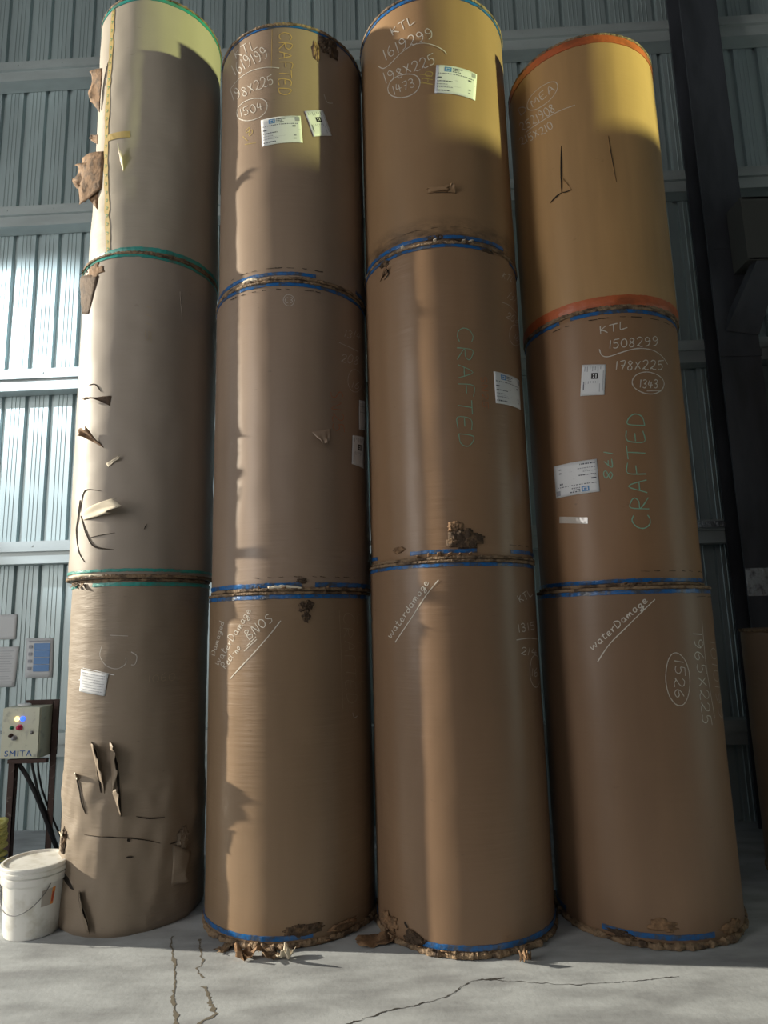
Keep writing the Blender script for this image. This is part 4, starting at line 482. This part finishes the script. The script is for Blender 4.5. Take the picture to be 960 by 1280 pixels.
def slits(s, root, items):
    for L, wd in items:
        pts = smooth_pts(unflat(L), 5); bm = bmesh.new(); n = len(pts); prev = None
        for i, (th, z) in enumerate(pts):
            a = pts[max(i - 1, 0)]; b = pts[min(i + 1, n - 1)]
            dx = R_(b[0] - a[0]) * s.R; dz = b[1] - a[1]; l = math.hypot(dx, dz) or 1e-6
            t = i / (n - 1); ww = wd / 2 * max(.06, math.sin(math.pi * min(max(t, .03), .97)) ** .8) * (1 + .35 * noise.noise(Vector((th, z * 40, 7))))
            nx, nz = -dz / l * ww, dx / l * ww; dth = math.degrees(nx / s.R)
            cur = [bm.verts.new(s.p(th + dth * 1.5, z + nz * 1.5, .0008)), bm.verts.new(s.p(th + dth, z + nz, .0045)), bm.verts.new(s.p(th, z, .0012)), bm.verts.new(s.p(th - dth, z - nz, .0045)), bm.verts.new(s.p(th - dth * 1.5, z - nz * 1.5, .0008))]
            if prev:
                for j in range(4):
                    f = bm.faces.new((prev[j], prev[j + 1], cur[j + 1], cur[j])); f.material_index = 1 if j in (1, 2) else 0
            prev = cur
        finish('torn_slit', bm, [s.mat, M['slit']], root)

def crumple(s, root, th, z, wdeg, h, bulge, seed, m=None, name='crumpled_tear'):
    """ragged torn patch standing off the surface"""
    bm = bmesh.new(); nu, nv = 30, 18; g = {}
    for j in range(nv + 1):
        for i in range(nu + 1):
            u, v = i / nu * 2 - 1, j / nv * 2 - 1; rr = math.hypot(u, v); ang = math.atan2(v, u)
            lim = .78 + .35 * noise.noise(Vector((math.cos(ang) * 2.2, math.sin(ang) * 2.2, seed)))
            if rr > lim: continue
            e = 1 - rr / lim
            off = .001 + bulge * min(1, e * 3) * (.45 + .9 * abs(noise.noise(Vector((u * 3.5, v * 3.5, seed + 4)))) + .4 * noise.noise(Vector((u * 9, v * 9, seed))))
            zz = z + v * h / 2
            g[i, j] = bm.verts.new(s.p(th + u * wdeg / 2, min(max(zz, .004), s.H - .004), max(off, .001)))
    for j in range(nv):
        for i in range(nu):
            k = [(i, j), (i + 1, j), (i + 1, j + 1), (i, j + 1)]
            if all(q in g for q in k): bm.faces.new([g[q] for q in k])
    for vtx in [q for q in bm.verts if not q.link_faces]: bm.verts.remove(vtx)
    o = finish(name, bm, m or M['torn_dark'], root, True, 25)
    sol = o.modifiers.new('t', 'SOLIDIFY'); sol.thickness = .002; sol.offset = -1
    return o
def tabs(s, root, z, ths, seed, size=.03, m=None, updown=1):
    """small paper tabs that poke out of the folded rim"""
    rn = random.Random(seed)
    for th in ths:
        bm = bmesh.new(); wd = rn.uniform(.5, 1.2) * size; hh = rn.uniform(.5, 1.1) * size; dth = math.degrees(wd / s.R)
        o = rn.uniform(.012, .03); a = [s.p(th - dth / 2, z, .008), s.p(th + dth / 2, z + rn.uniform(-.004, .004), .009), s.p(th + dth * rn.uniform(.3, .6), z + hh * updown, o + .008), s.p(th - dth * rn.uniform(.1, .5), z + hh * .8 * updown, o * .8 + .008)]
        vs = [bm.verts.new(q) for q in a]; bm.faces.new(vs); bmesh.ops.subdivide_edges(bm, edges=bm.edges, cuts=2, use_grid_fill=True)
        for q in bm.verts: q.co += Vector((noise.noise(q.co * 40), noise.noise(q.co * 40 + Vector((3, 0, 0))), noise.noise(q.co * 40 + Vector((0, 7, 0))))) * .004
        ob = finish('paper_tab', bm, m or M['rim'], root, True, 60); sol = ob.modifiers.new('t', 'SOLIDIFY'); sol.thickness = .002

PAL = {
    (0, 2): kraft('paper_grey_cream', (0.40, 0.355, 0.29), .50, .3, streak=.15), (0, 1): kraft('paper_dull_tan', (0.35, 0.30, 0.25), .50, .3, streak=.15, zf=18),
    (0, 0): kraft('paper_creased_tan', (0.27, 0.215, 0.16), .55, 1.2, streak=.15, zf=20, xf=3),
    (1, 2): kraft('paper_grey_brown', (0.32, 0.235, 0.17), .36, .35), (1, 1): kraft('paper_grey_brown_creased', (0.31, 0.225, 0.165), .34, .5),
    (1, 0): kraft('paper_brown_creased', (0.265, 0.18, 0.112), .34, .65),
    (2, 2): kraft('paper_golden_brown', (0.33, 0.205, 0.11), .36, .28, smudge=1.0), (2, 1): kraft('paper_brown_even', (0.29, 0.18, 0.105), .34, .5),
    (2, 0): kraft('paper_brown_soft', (0.245, 0.155, 0.095), .36, .4),
    (3, 2): kraft('paper_orange_brown', (0.52, 0.315, 0.14), .42, .22, streak=.5), (3, 1): kraft('paper_red_brown', (0.30, 0.175, 0.095), .42, .22),
    (3, 0): kraft('paper_dark_brown', (0.235, 0.148, 0.092), .40, .22)}
LAB = {
    (0, 0): 'tan paper roll with heavily creased slit wrapping, bottom of leftmost stack beside the white bucket',
    (0, 1): 'tan paper roll with torn holes down its left side, middle of the leftmost stack',
    (0, 2): 'pale grey cream paper roll with yellowed vertical tape, top of the leftmost stack',
    (1, 0): 'brown paper roll with creased wrapping chalked BNOS, bottom of the second stack from left',
    (1, 1): 'brown paper roll with one small triangular tear, middle of the second stack from left',
    (1, 2): 'brown paper roll chalked 1504 with two white labels, top of second stack from left',
    (2, 0): 'brown paper roll chalked Waterdamage across its upper left, bottom of third stack from left',
    (2, 1): 'brown paper roll with dim green CRAFTED and crumpled tear, middle of third stack from left',
    (2, 2): 'golden brown paper roll chalked 1473 with one white label, top of third stack',
    (3, 0): 'dark brown paper roll chalked 1526 in an oval, bottom of the rightmost tall stack',
    (3, 1): 'red brown paper roll chalked 1343 with two labels, middle of the rightmost tall stack',
    (3, 2): 'orange brown paper roll with orange end tape, top of the rightmost tall stack'}
rolls = {}
for c in range(4):
    z = 0
    for k in range(3):
        x, y = XY[c][k]; amp = {0: .012}.get(c, .0045)
        if (c, k) == (0, 0): amp = .012
        s = Roll(x, y, z, RR[c][k], HH[c][k], amp, c * 7.3 + k * 2.1 + 1, .03 if (c, k) == (0, 0) else 0)
        s.mat = PAL[c, k]
        root = empty('paper_roll', (x, y, z)); tag(root, LAB[c, k], 'paper roll', 'paper rolls in the four stacks')
        roll_body(s, root, s.mat); rolls[c, k] = (s, root)
        d = DATA.get((c, k), {})
        if 'chalk' in d: chalk(s, root, d['chalk'])
        for stl, L in d.get('label', []): paper_label(s, root, stl, L)
        for a in d.get('flap', []): flapmesh(s, root, *a)
        if 'slit' in d: slits(s, root, d['slit'])
        for L, wd in d.get('vtape', []):
            bm = bmesh.new(); stroke(bm, s, unflat(L), wd, .004, 8); t = finish('tape_strip', bm, M['ytape'], root, True); t['label'] = 'long yellowed vertical tape with green print'
            bm = bmesh.new(); P = smooth_pts(unflat(L), 5)
            for i, (th, zz) in enumerate(P):
                stroke(bm, s, [(th - 1, zz + .012), (th + 1.2, zz), (th - .6, zz - .012)], .010, .0055, 2)
            finish('printed_text', bm, M['green_print'], t)
        z += HH[c][k]

def ends(c, k, bot, top, tb=(.045, .012), tt=(.045, .012), gb=None, gt=None, rimw=.007):
    s, root = rolls[c, k]
    if bot:
        tape_ring(s, root, M[bot], tb[0], tb[1], gaps=gb, seed=c * 3 + k)
        rim(s, root, M['rim'], .011, .011, rimw, c * 5 + k + .5)
    if top:
        tape_ring(s, root, M[top], s.H - tt[0], tt[1], gaps=gt, seed=c * 3 + k + 40)
        rim(s, root, M['rim'], s.H - .010, .010, rimw, c * 5 + k + 20.5)
ends(0, 2, 'teal', 'teal', (.03, .018), (.03, .022), rimw=.003)
ends(0, 1, 'teal', 'teal', (.05, .010), (.03, .012), rimw=.007)
ends(0, 0, None, 'teal', tt=(.04, .012), gt=[(228, 246)], rimw=.008)
ends(1, 2, 'blue', 'blue', (.045, .012), (.022, .016), gb=[(295, 330)], rimw=.008)
ends(1, 1, 'blue', 'blue', (.035, .015), (.032, .013), gb=[(285, 292)], rimw=.007)
ends(1, 0, 'blue', 'blue', (.055, .014), (.035, .013), gb=[(292, 350)], rimw=.008)
ends(2, 2, 'blue', 'blue', (.050, .013), (.035, .016), gb=[(318, 350)], rimw=.008)
ends(2, 1, 'blue', 'blue', (.050, .012), (.030, .013), gb=[(205, 236), (282, 305)], gt=[(305, 325)], rimw=.008)
ends(2, 0, 'blue', 'blue', (.050, .015), (.032, .011), gb=[(190, 236)], rimw=.009)
ends(3, 2, 'orange', 'orange', (.045, .042), (.040, .042), rimw=.003)
ends(3, 1, 'blue', 'blue', (.035, .013), (.032, .014), gt=[(225, 232)], rimw=.008)
ends(3, 0, 'blue', 'blue', (.060, .014), (.035, .013), gb=[(195, 222), (290, 340)], rimw=.008)
# dashes of old tape / staples beside the seams
def dashes(c, k, z, th0, th1, n, seed, m='slit', wd=.006):
    s, root = rolls[c, k]; rn = random.Random(seed); bm = bmesh.new()
    for i in range(n):
        th = th0 + (th1 - th0) * (i + rn.uniform(.1, .6)) / n; L = (th1 - th0) / n * rn.uniform(.3, .75)
        stroke(bm, s, [(th, z + rn.uniform(-.003, .003)), (th + L / 2, z), (th + L, z + rn.uniform(-.003, .003))], wd * rn.uniform(.5, 1.2), .0035, 3)
    finish('seam_marks', bm, M[m], root)
dashes(3, 1, 1.819 - .075, 215, 320, 9, 3); dashes(1, 2, .085, 225, 300, 8, 4); dashes(1, 1, 2.072 - .07, 225, 300, 8, 5); dashes(3, 0, 1.993 - .07, 300, 330, 2, 8)
dashes(2, 1, .09, 300, 330, 3, 6, 'torn_dark'); dashes(1, 1, .085, 250, 330, 9, 7, 'torn_dark'); dashes(2, 2, .12, 225, 290, 6, 9, 'torn_dark', .004); dashes(3, 1, .09, 262, 330, 7, 12, 'torn_dark')
# crumpled and torn spots
def cr(c, k, *a, **kw): s, root = rolls[c, k]; return crumple(s, root, *a, **kw)
cr(2, 1, 273, .12, 34, .17, .020, 3.1, name='crumpled_tear'); cr(2, 1, 268, .20, 14, .09, .012, 5.1, M['torn'])
cr(2, 1, 228, .08, 14, .06, .012, 8.2, M['torn']); cr(2, 2, 262, .05, 22, .05, .006, 9.2)
cr(1, 0, 288, 1.93, 13, .10, .014, 2.2); cr(1, 0, 288, 1.86, 7, .09, .008, 6.2); cr(1, 1, 284, .06, 9, .05, .012, 12.2)
cr(1, 2, 308, 1.88, 26, .20, .026, 4.4); cr(1, 2, 296, 1.80, 8, .22, .012, 7.7, M['torn'])
cr(3, 0, 258, .12, 24, .10, .010, 3.4, M['torn'], name='peeled_wrapping'); cr(3, 0, 305, .07, 26, .09, .016, 6.6, M['torn']); cr(3, 0, 235, .05, 26, .05, .012, 16.6)
cr(1, 0, 285, .09, 34, .08, .012, 13.1); cr(1, 0, 312, .06, 30, .07, .016, 15.1, M['torn'])
cr(2, 0, 232, .06, 22, .10, .020, 11.4); cr(2, 0, 210, .09, 26, .12, .022, 14.4, M['torn'])
cr(2, 1, 222, 2.03, 14, .06, .014, 18.2); cr(2, 1, 300, 2.045, 16, .04, .010, 19.2)
cr(0, 0, 222, .50, 16, .20, .018, 21.2, M['torn_dark']); cr(0, 0, 330, .48, 16, .22, .018, 22.2, rolls[0, 0][0].mat, name='peeled_wrapping')
cr(0, 1, 236, 2.19, 34, .17, .006, 24.4, M['torn'], name='peeled_patch')
# ragged skirts of the rolls that stand on the floor
for c, th in ((1, 0), (2, 0), (3, 0)):
    s, root = rolls[c, 0]; rim(s, root, M['rim'], .014, .018,    .013, c + 31.3, .5, .020, name='ragged_skirt')
tabs(*rolls[1, 0], .02, [262, 270, 281, 293, 300], 3, .04, M['torn'], -.3); tabs(*rolls[2, 0], .03, [208, 214, 222, 228, 236, 244, 252, 300], 4, .05, M['torn'], .3)
tabs(*rolls[2, 0], .012, [240, 249, 258, 266], 14, .035, M['torn'], -.2)
tabs(*rolls[3, 0], .02, [228, 236, 282, 291, 303, 312], 5, .04, M['torn'], .3)
tabs(*rolls[2, 2], .012, [239, 262, 281, 286], 6, .03, M['pale'], .6); tabs(*rolls[2, 1], .02, [243, 250, 257, 263, 270, 276], 7, .032, M['torn'], .9)
tabs(*rolls[1, 1], .01, [256, 272, 301], 8, .03, M['torn'], .7); tabs(*rolls[0, 0], 2.12, [216, 222, 228, 236], 9, .05, M['rim'], -.6)
tabs(*rolls[0, 1], .01, [220, 228, 240, 252], 10, .035, M['pale'], .4); tabs(*rolls[3, 1], .01, [255, 262, 270], 11, .03, M['torn'], .6); tabs(*rolls[0, 1], 2.27, [214, 220, 226], 12, .04, M['torn'], -.8)
for (c, k, z0, th0, th1) in ((0, 1, .012, 222, 262), (1, 2, .012, 240, 252), (1, 1, .012, 262, 284)):
    s, root = rolls[c, k]; bm = bmesh.new(); stroke(bm, s, [(th0, z0 + .005), ((th0 + th1) / 2, z0 + .014), (th1, z0)], .022, .014, 8)
    o = finish('loose_strip', bm, M['pale'], root, True); sol = o.modifiers.new('t', 'SOLIDIFY'); sol.thickness = .003; o['label'] = 'pale loose paper strip at the seam'

# rolls of the stacks behind, at the right edge
def plain_roll(x, y, z, R, H, seed, m, label):
    s = Roll(x, y, z, R, H, .004, seed); s.mat = m; root = empty('paper_roll', (x, y, z)); tag(root, label, 'paper roll', 'paper rolls beside the steel column')
    roll_body(s, root, m); rim(s, root, M['rim'], s.H - .01, .012, .006, seed + .2); rim(s, root, M['rim'], .012, .012, .008, seed + .7); return s, root
plain_roll(3.16, 4.98, 0, .50, 1.70, 51, PAL[3, 0], 'lone dull brown paper roll on the floor at right edge, before the steel column')
plain_roll(4.10, 5.55, 0, .55, 2.2, 52, PAL[3, 0], 'bottom paper roll of the tall stack cut by the right edge, behind the single roll')
plain_roll(4.10, 5.55, 2.2, .55, 2.2, 53, PAL[3, 2], 'orange brown paper roll just showing at the right edge beside the steel column')

# ---------------------------------------------------------------- floor scraps
def scrap(x, y, sz, rz, seed, label, m, curl=.5):
    rn = random.Random(seed); bm = bmesh.new(); n = 7; g = []
    for j in range(n):
        row = []
        for i in range(n):
            u, v = i / (n - 1) - .5, j / (n - 1) - .5
            rr = 1 + .5 * noise.noise(Vector((math.atan2(v, u) * 1.5, seed, 0)))
            X, Yy = u * sz * rr * 1.5, v * sz * rr
            Z = curl * sz * (abs(noise.noise(Vector((u * 2.4, v * 2.4, seed)))) * 1.6 + .5 * u * u * 4 * (.6 + noise.noise(Vector((seed, 1, 2))))) + .002
            row.append(bm.verts.new((X, Yy, Z)))
        g.append(row)
    for j in range(n - 1):
        for i in range(n - 1): bm.faces.new((g[j][i], g[j][i + 1], g[j + 1][i + 1], g[j + 1][i]))
    mn = min(v.co.z for v in bm.verts)
    for v in bm.verts: v.co.z -= mn - .001
    o = finish('paper_scrap', bm, m, None, True, 50); o.location = (x, y, 0.0); o.rotation_euler = (0, 0, rz)
    sol = o.modifiers.new('t', 'SOLIDIFY'); sol.thickness = .002; sol.offset = 1
    tag(o, label, 'paper scrap', 'torn paper scraps on the floor')
scrap(-.82, 4.03, .085, .3, 1.3, 'brown folded paper scrap before the second stack, left of the pale curled scrap', M['torn'], .8)
scrap(-.60, 4.01, .065, 1.2, 2.6, 'small pale curled paper scrap in front of the second stack', M['pale'], .9)
scrap(-.70, 4.045, .09, 2.1, 3.7, 'tan paper scrap against the second stack base, between brown and pale scraps', M['rim'], .5)
scrap(-.97, 4.14, .07, .8, 4.1, 'flat tan paper scrap at the left foot of the second stack', M['rim'], .3)
scrap(-.12, 4.17, .13, .5, 5.2, 'dull brown torn paper scrap in the shade between second and third stacks', M['torn'], .35)
scrap(.69, 3.905, .045, 1.1, 6.3, 'tiny brown upright paper scrap below the third stack', M['torn'], 1.4)

# ---------------------------------------------------------------- bucket
bk = empty('plastic_bucket', (-2.235, 4.455, 0), R_(12)); tag(bk, 'dirty white plastic bucket with lid standing on the floor beside the leftmost stack', 'bucket')
bm = bmesh.new(); lathe(bm, [(.150, 0), (.156, .004), (.160, .02), (.177, .30), (.178, .305), (.190, .306), (.192, .312), (.192, .345), (.184, .350), (.184, .372)], 64)
finish('body', bm, M['plastic'], bk, True, 30)
bm = bmesh.new(); lathe(bm, [(.186, .355), (.197, .357), (.199, .362), (.199, .378), (.193, .382), (.193, .388), (.200, .392), (.200, .404), (.195, .410), (.180, .412), (.176, .404), (.172, .400), (.04, .402), (.02, .402)], 64)
finish('lid', bm, M['plastic'], bk, True, 30)
bm = bmesh.new(); pts = []
for i in range(25):
    t = i / 24; a = R_(-140 + 110 * 0) ; th = R_(-175 + 130 * t); rr = .1835 + .010 * math.sin(math.pi * t)
    zz = .318 - .16 * math.sin(math.pi * t) ** .8
    pts.append((rr * math.cos(th), rr * math.sin(th), zz))
tube(bm, pts, .0028, 6); finish('handle', bm, M['wire'], bk, True)
class Cyl:
    def __init__(s, R, k=0): s.R = R; s.k = k; s.H = 9
    def p(s, th, z, off=0): r = .160 + (z - .02) * (.017 / .28) + off; a = R_(th); return Vector((r * math.cos(a), r * math.sin(a), z))
cb = Cyl(.17)
bm = bmesh.new(); quadgrid(bm, cb, [(-62, .27), (-34, .275), (-38, .18), (-62, .178)], 0, 1, 0, 1, .0012, 8, 2)
st_ = finish('sticker', bm, M['sticker'], bk); bm = bmesh.new(); quadgrid(bm, cb, [(-62, .27), (-34, .275), (-38, .18), (-62, .178)], .74, .98, .0, 1, .0020, 4, 2, 0); quadgrid(bm, cb, [(-62, .27), (-34, .275), (-38, .18), (-62, .178)], .78, .93, .25, .85, .0026, 4, 2, 1)
finish('printed_stripe', bm, [M['sticker_o'], M['sticker_r']], st_)

# ---------------------------------------------------------------- control panel on its stand
stn = empty('metal_stand', (-2.98, 5.62, 0)); tag(stn, 'rusty dark angle iron stand on the floor carrying the grey control panel', 'stand')
for nm, xa, xb, ya in (('leg', -.13, -.075, .04), ('leg', .135, .185, .18)):
    bm = bmesh.new(); top = .79 if xa < 0 else 1.235
    box(bm, xa, xb, ya, ya + .006, 0, top); box(bm, xa if xa > 0 else xb - .006, (xa if xa > 0 else xb - .006) + .006, ya, ya + .05, 0, top); finish(nm, bm, M['rust'], stn)
bm = bmesh.new(); box(bm, -.13, .185, .02, .06, .765, .795); finish('crossbar', bm, M['rust'], stn)
bm = bmesh.new(); box(bm, -.10, .183, .196, .204, .80, 1.245); finish('back_plate', bm, M['rust'], stn)
pn = empty('control_panel', (-3.015, 5.64, .80), R_(-2)); tag(pn, 'grey cream electrical control panel with lit yellow and blue lamps mounted on the rusty stand', 'control panel')
bm = bmesh.new(); box(bm, -.155, .155, .012, .19, 0, .405, .006); finish('housing', bm, M['cream'], pn)
bm = bmesh.new(); box(bm, -.158, .150, -.004, .010, .004, .400, .004); finish('door', bm, M['cream'], pn)
def knob(nm, x, z, r, m, dep=.02, dome=True, emi=None):
    bm = bmesh.new(); lathe(bm, [(r * 1.25, 0), (r * 1.25, .005), (r, .006), (r, dep * .7), (r * .8, dep), (r * .2, dep * 1.12)], 20)
    o = finish(nm, bm, m, pn, True, 50); o.rotation_euler = (R_(90), 0, 0); o.location = (x, -.004, z); return o
tag(knob('indicator_lamp', -.035, .315, .016, M['lamp_on']), 'lit yellow indicator lamp'); tag(knob('indicator_lamp', .012, .315, .016, M['lamp_blue']), 'lit blue indicator lamp')
tag(knob('push_button', -.075, .245, .012, M['btn_green']), 'green push button'); tag(knob('push_button', -.008, .248, .019, M['btn_red'], .035), 'red mushroom push button')
knob('selector_switch', -.075, .185, .013, M['rust'], .03); knob('selector_switch', -.045, .165, .016, M['inkgrey'], .035); knob('door_lock', .095, .205, .011, M['wire'], .012)
cu = bpy.data.curves.new('nameplate_text', 'FONT'); cu.body = 'SMITA'; cu.size = .075; cu.extrude = .0008; cu.align_x = 'CENTER'; cu.space_character = 1.15
to = bpy.data.objects.new('nameplate_text', cu); dg = None; C.objects.link(to)
bpy.context.view_layer.update(); me = bpy.data.meshes.new_from_object(to.evaluated_get(bpy.context.evaluated_depsgraph_get())); bpy.data.objects.remove(to)
me.materials.clear(); me.materials.append(M['brand']); to = bpy.data.objects.new('nameplate_text', me); C.objects.link(to); to.parent = pn
to.rotation_euler = (R_(90), 0, 0); to.location = (-.01, -.006, .022); to.scale = (1.0, .85, 1)
bm = bmesh.new(); lathe(bm, [(.03, 0), (.034, .004), (.034, .016), (.028, .022), (.01, .024)], 16); o = finish('cable_roll', bm, M['label']); o.location = (-3.04, 5.72, 1.206); o.scale = (1.6, 1, 1.0)
o.name = 'tape_roll'; tag(o, 'small white roll of tape lying on top of the control panel', 'tape')
def cable(pts, r, label):
    bm = bmesh.new(); tube(bm, smooth_pts([tuple(p) for p in pts], 8), r, 8); o = finish('power_cable', bm, M['cable'], None, True); tag(o, label, 'cable', 'black cables under the control panel')
cable([(-3.06, 5.72, .80), (-3.05, 5.72, .74), (-3.00, 5.73, .66), (-2.93, 5.75, .52), (-2.86, 5.78, .34), (-2.80, 5.80, .18), (-2.74, 5.83, .012)], .018, 'thickest black cable sweeping from the control panel down to the floor')
cable([(-2.97, 5.74, .80), (-2.955, 5.74, .72), (-2.93, 5.745, .62), (-2.90, 5.77, .48), (-2.83, 5.81, .28), (-2.76, 5.86, .010)], .011, 'middle black cable hanging from the control panel between the other two')
cable([(-2.92, 5.75, .80), (-2.915, 5.75, .73), (-2.905, 5.76, .64), (-2.885, 5.80, .50), (-2.80, 5.84, .26), (-2.70, 5.90, .009)], .008, 'thin black cable nearest the right leg of the stand')

# notices on the wall
def sheet(x0, x1, z0, z1, label, cat, skew=0, name='notice_sheet', m='paper'):
    o_ = wallpt((x0 + x1) / 2, .192, z0); bm = bmesh.new(); n = 6; g = []
    for j in range(n + 1):
        g.append([bm.verts.new(((x1 - x0) * (i / n - .5) + skew * j / n, -.006 * abs(noise.noise(Vector((i * .6, j * .6, x0)))) , (z1 - z0) * j / n)) for i in range(n + 1)])
    for j in range(n):
        for i in range(n): bm.faces.new((g[j][i], g[j][i + 1], g[j + 1][i + 1], g[j + 1][i]))
    o = finish(name, bm, M[m], None, True); o.location = o_; o.rotation_euler = (0, 0, WA); sol = o.modifiers.new('t', 'SOLIDIFY'); sol.thickness = .0015; sol.offset = 0
    tag(o, label, cat); return o
def prints(o, specs, mats, off=-.009):
    bm = bmesh.new()
    for x0, x1, z0, z1, mi in specs: box(bm, x0, x1, off, off + .001, z0, z1, mi=mi)
    return finish('printed_text', bm, mats, o)
sheet(-3.82, -3.62, 1.75, 1.99, 'blank white paper sheet taped high on the corrugated wall at the left edge', 'notice')
o = sheet(-3.84, -3.60, 1.30, 1.68, 'white typed paper sheet on the wall just below the blank sheet', 'notice', .02)
prints(o, [(-.09, .10 - .02 * (i % 3), .05 + i * .024, .053 + i * .024, 0) for i in range(13)], [M['inkgrey']])
o = sheet(-3.505, -3.235, 1.38, 1.755, 'white poster with a blue panel hanging on the wall above the control panel', 'poster', -.01, 'wall_poster')
prints(o, [(-.055, .10, .06 + i * .068, .122 + i * .068, 1) for i in range(4)] + [(-.11, -.075, .075 + i * .068, .105 + i * .068, 0) for i in range(4)] + [(-.11, .10, .343, .352, 0)], [M['inkgrey'], M['poster_blue']])
# things behind the bucket
bm = bmesh.new(); rn = random.Random(3)
for i in range(9):
    a0 = rn.uniform(0, 6); r0 = .13 - .004 * (i % 3) + rn.uniform(-.01, .01); zc = .20 + .030 * i
    pts = [((r0 + .01 * math.sin(3 * t + i)) * math.cos(a0 + t), (r0 + .01 * math.cos(2 * t)) * math.sin(a0 + t), zc + .008 * math.sin(2 * t + i)) for t in [k * math.pi / 10 for k in range(21)]]
    tube(bm, pts, .016, 8)
o = finish('rope_coil', bm, M['rope'], None, True); o.location = (-3.01, 5.24, -.03); tag(o, 'coil of yellow green rope behind the bucket at the left edge', 'rope')
bm = bmesh.new(); lathe(bm, [(.14, 0), (.145, .004), (.145, .17), (.150, .174), (.150, .182), (.13, .184)], 40); o = finish('metal_tin', bm, M['tin'], None, True, 30); o.location = (-3.01, 5.24, 0); tag(o, 'grey metal tin under the yellow rope coil', 'tin')
bm = bmesh.new(); box(bm, -.012, .012, -.006, .006, 0, .36, .002); o = finish('wooden_board', bm, M['board']); o.location = (-2.14, 4.72, 0.0); o.rotation_euler = (R_(-2), R_(2), R_(20)); tag(o, 'narrow pale board standing between the bucket and the leftmost stack', 'board')
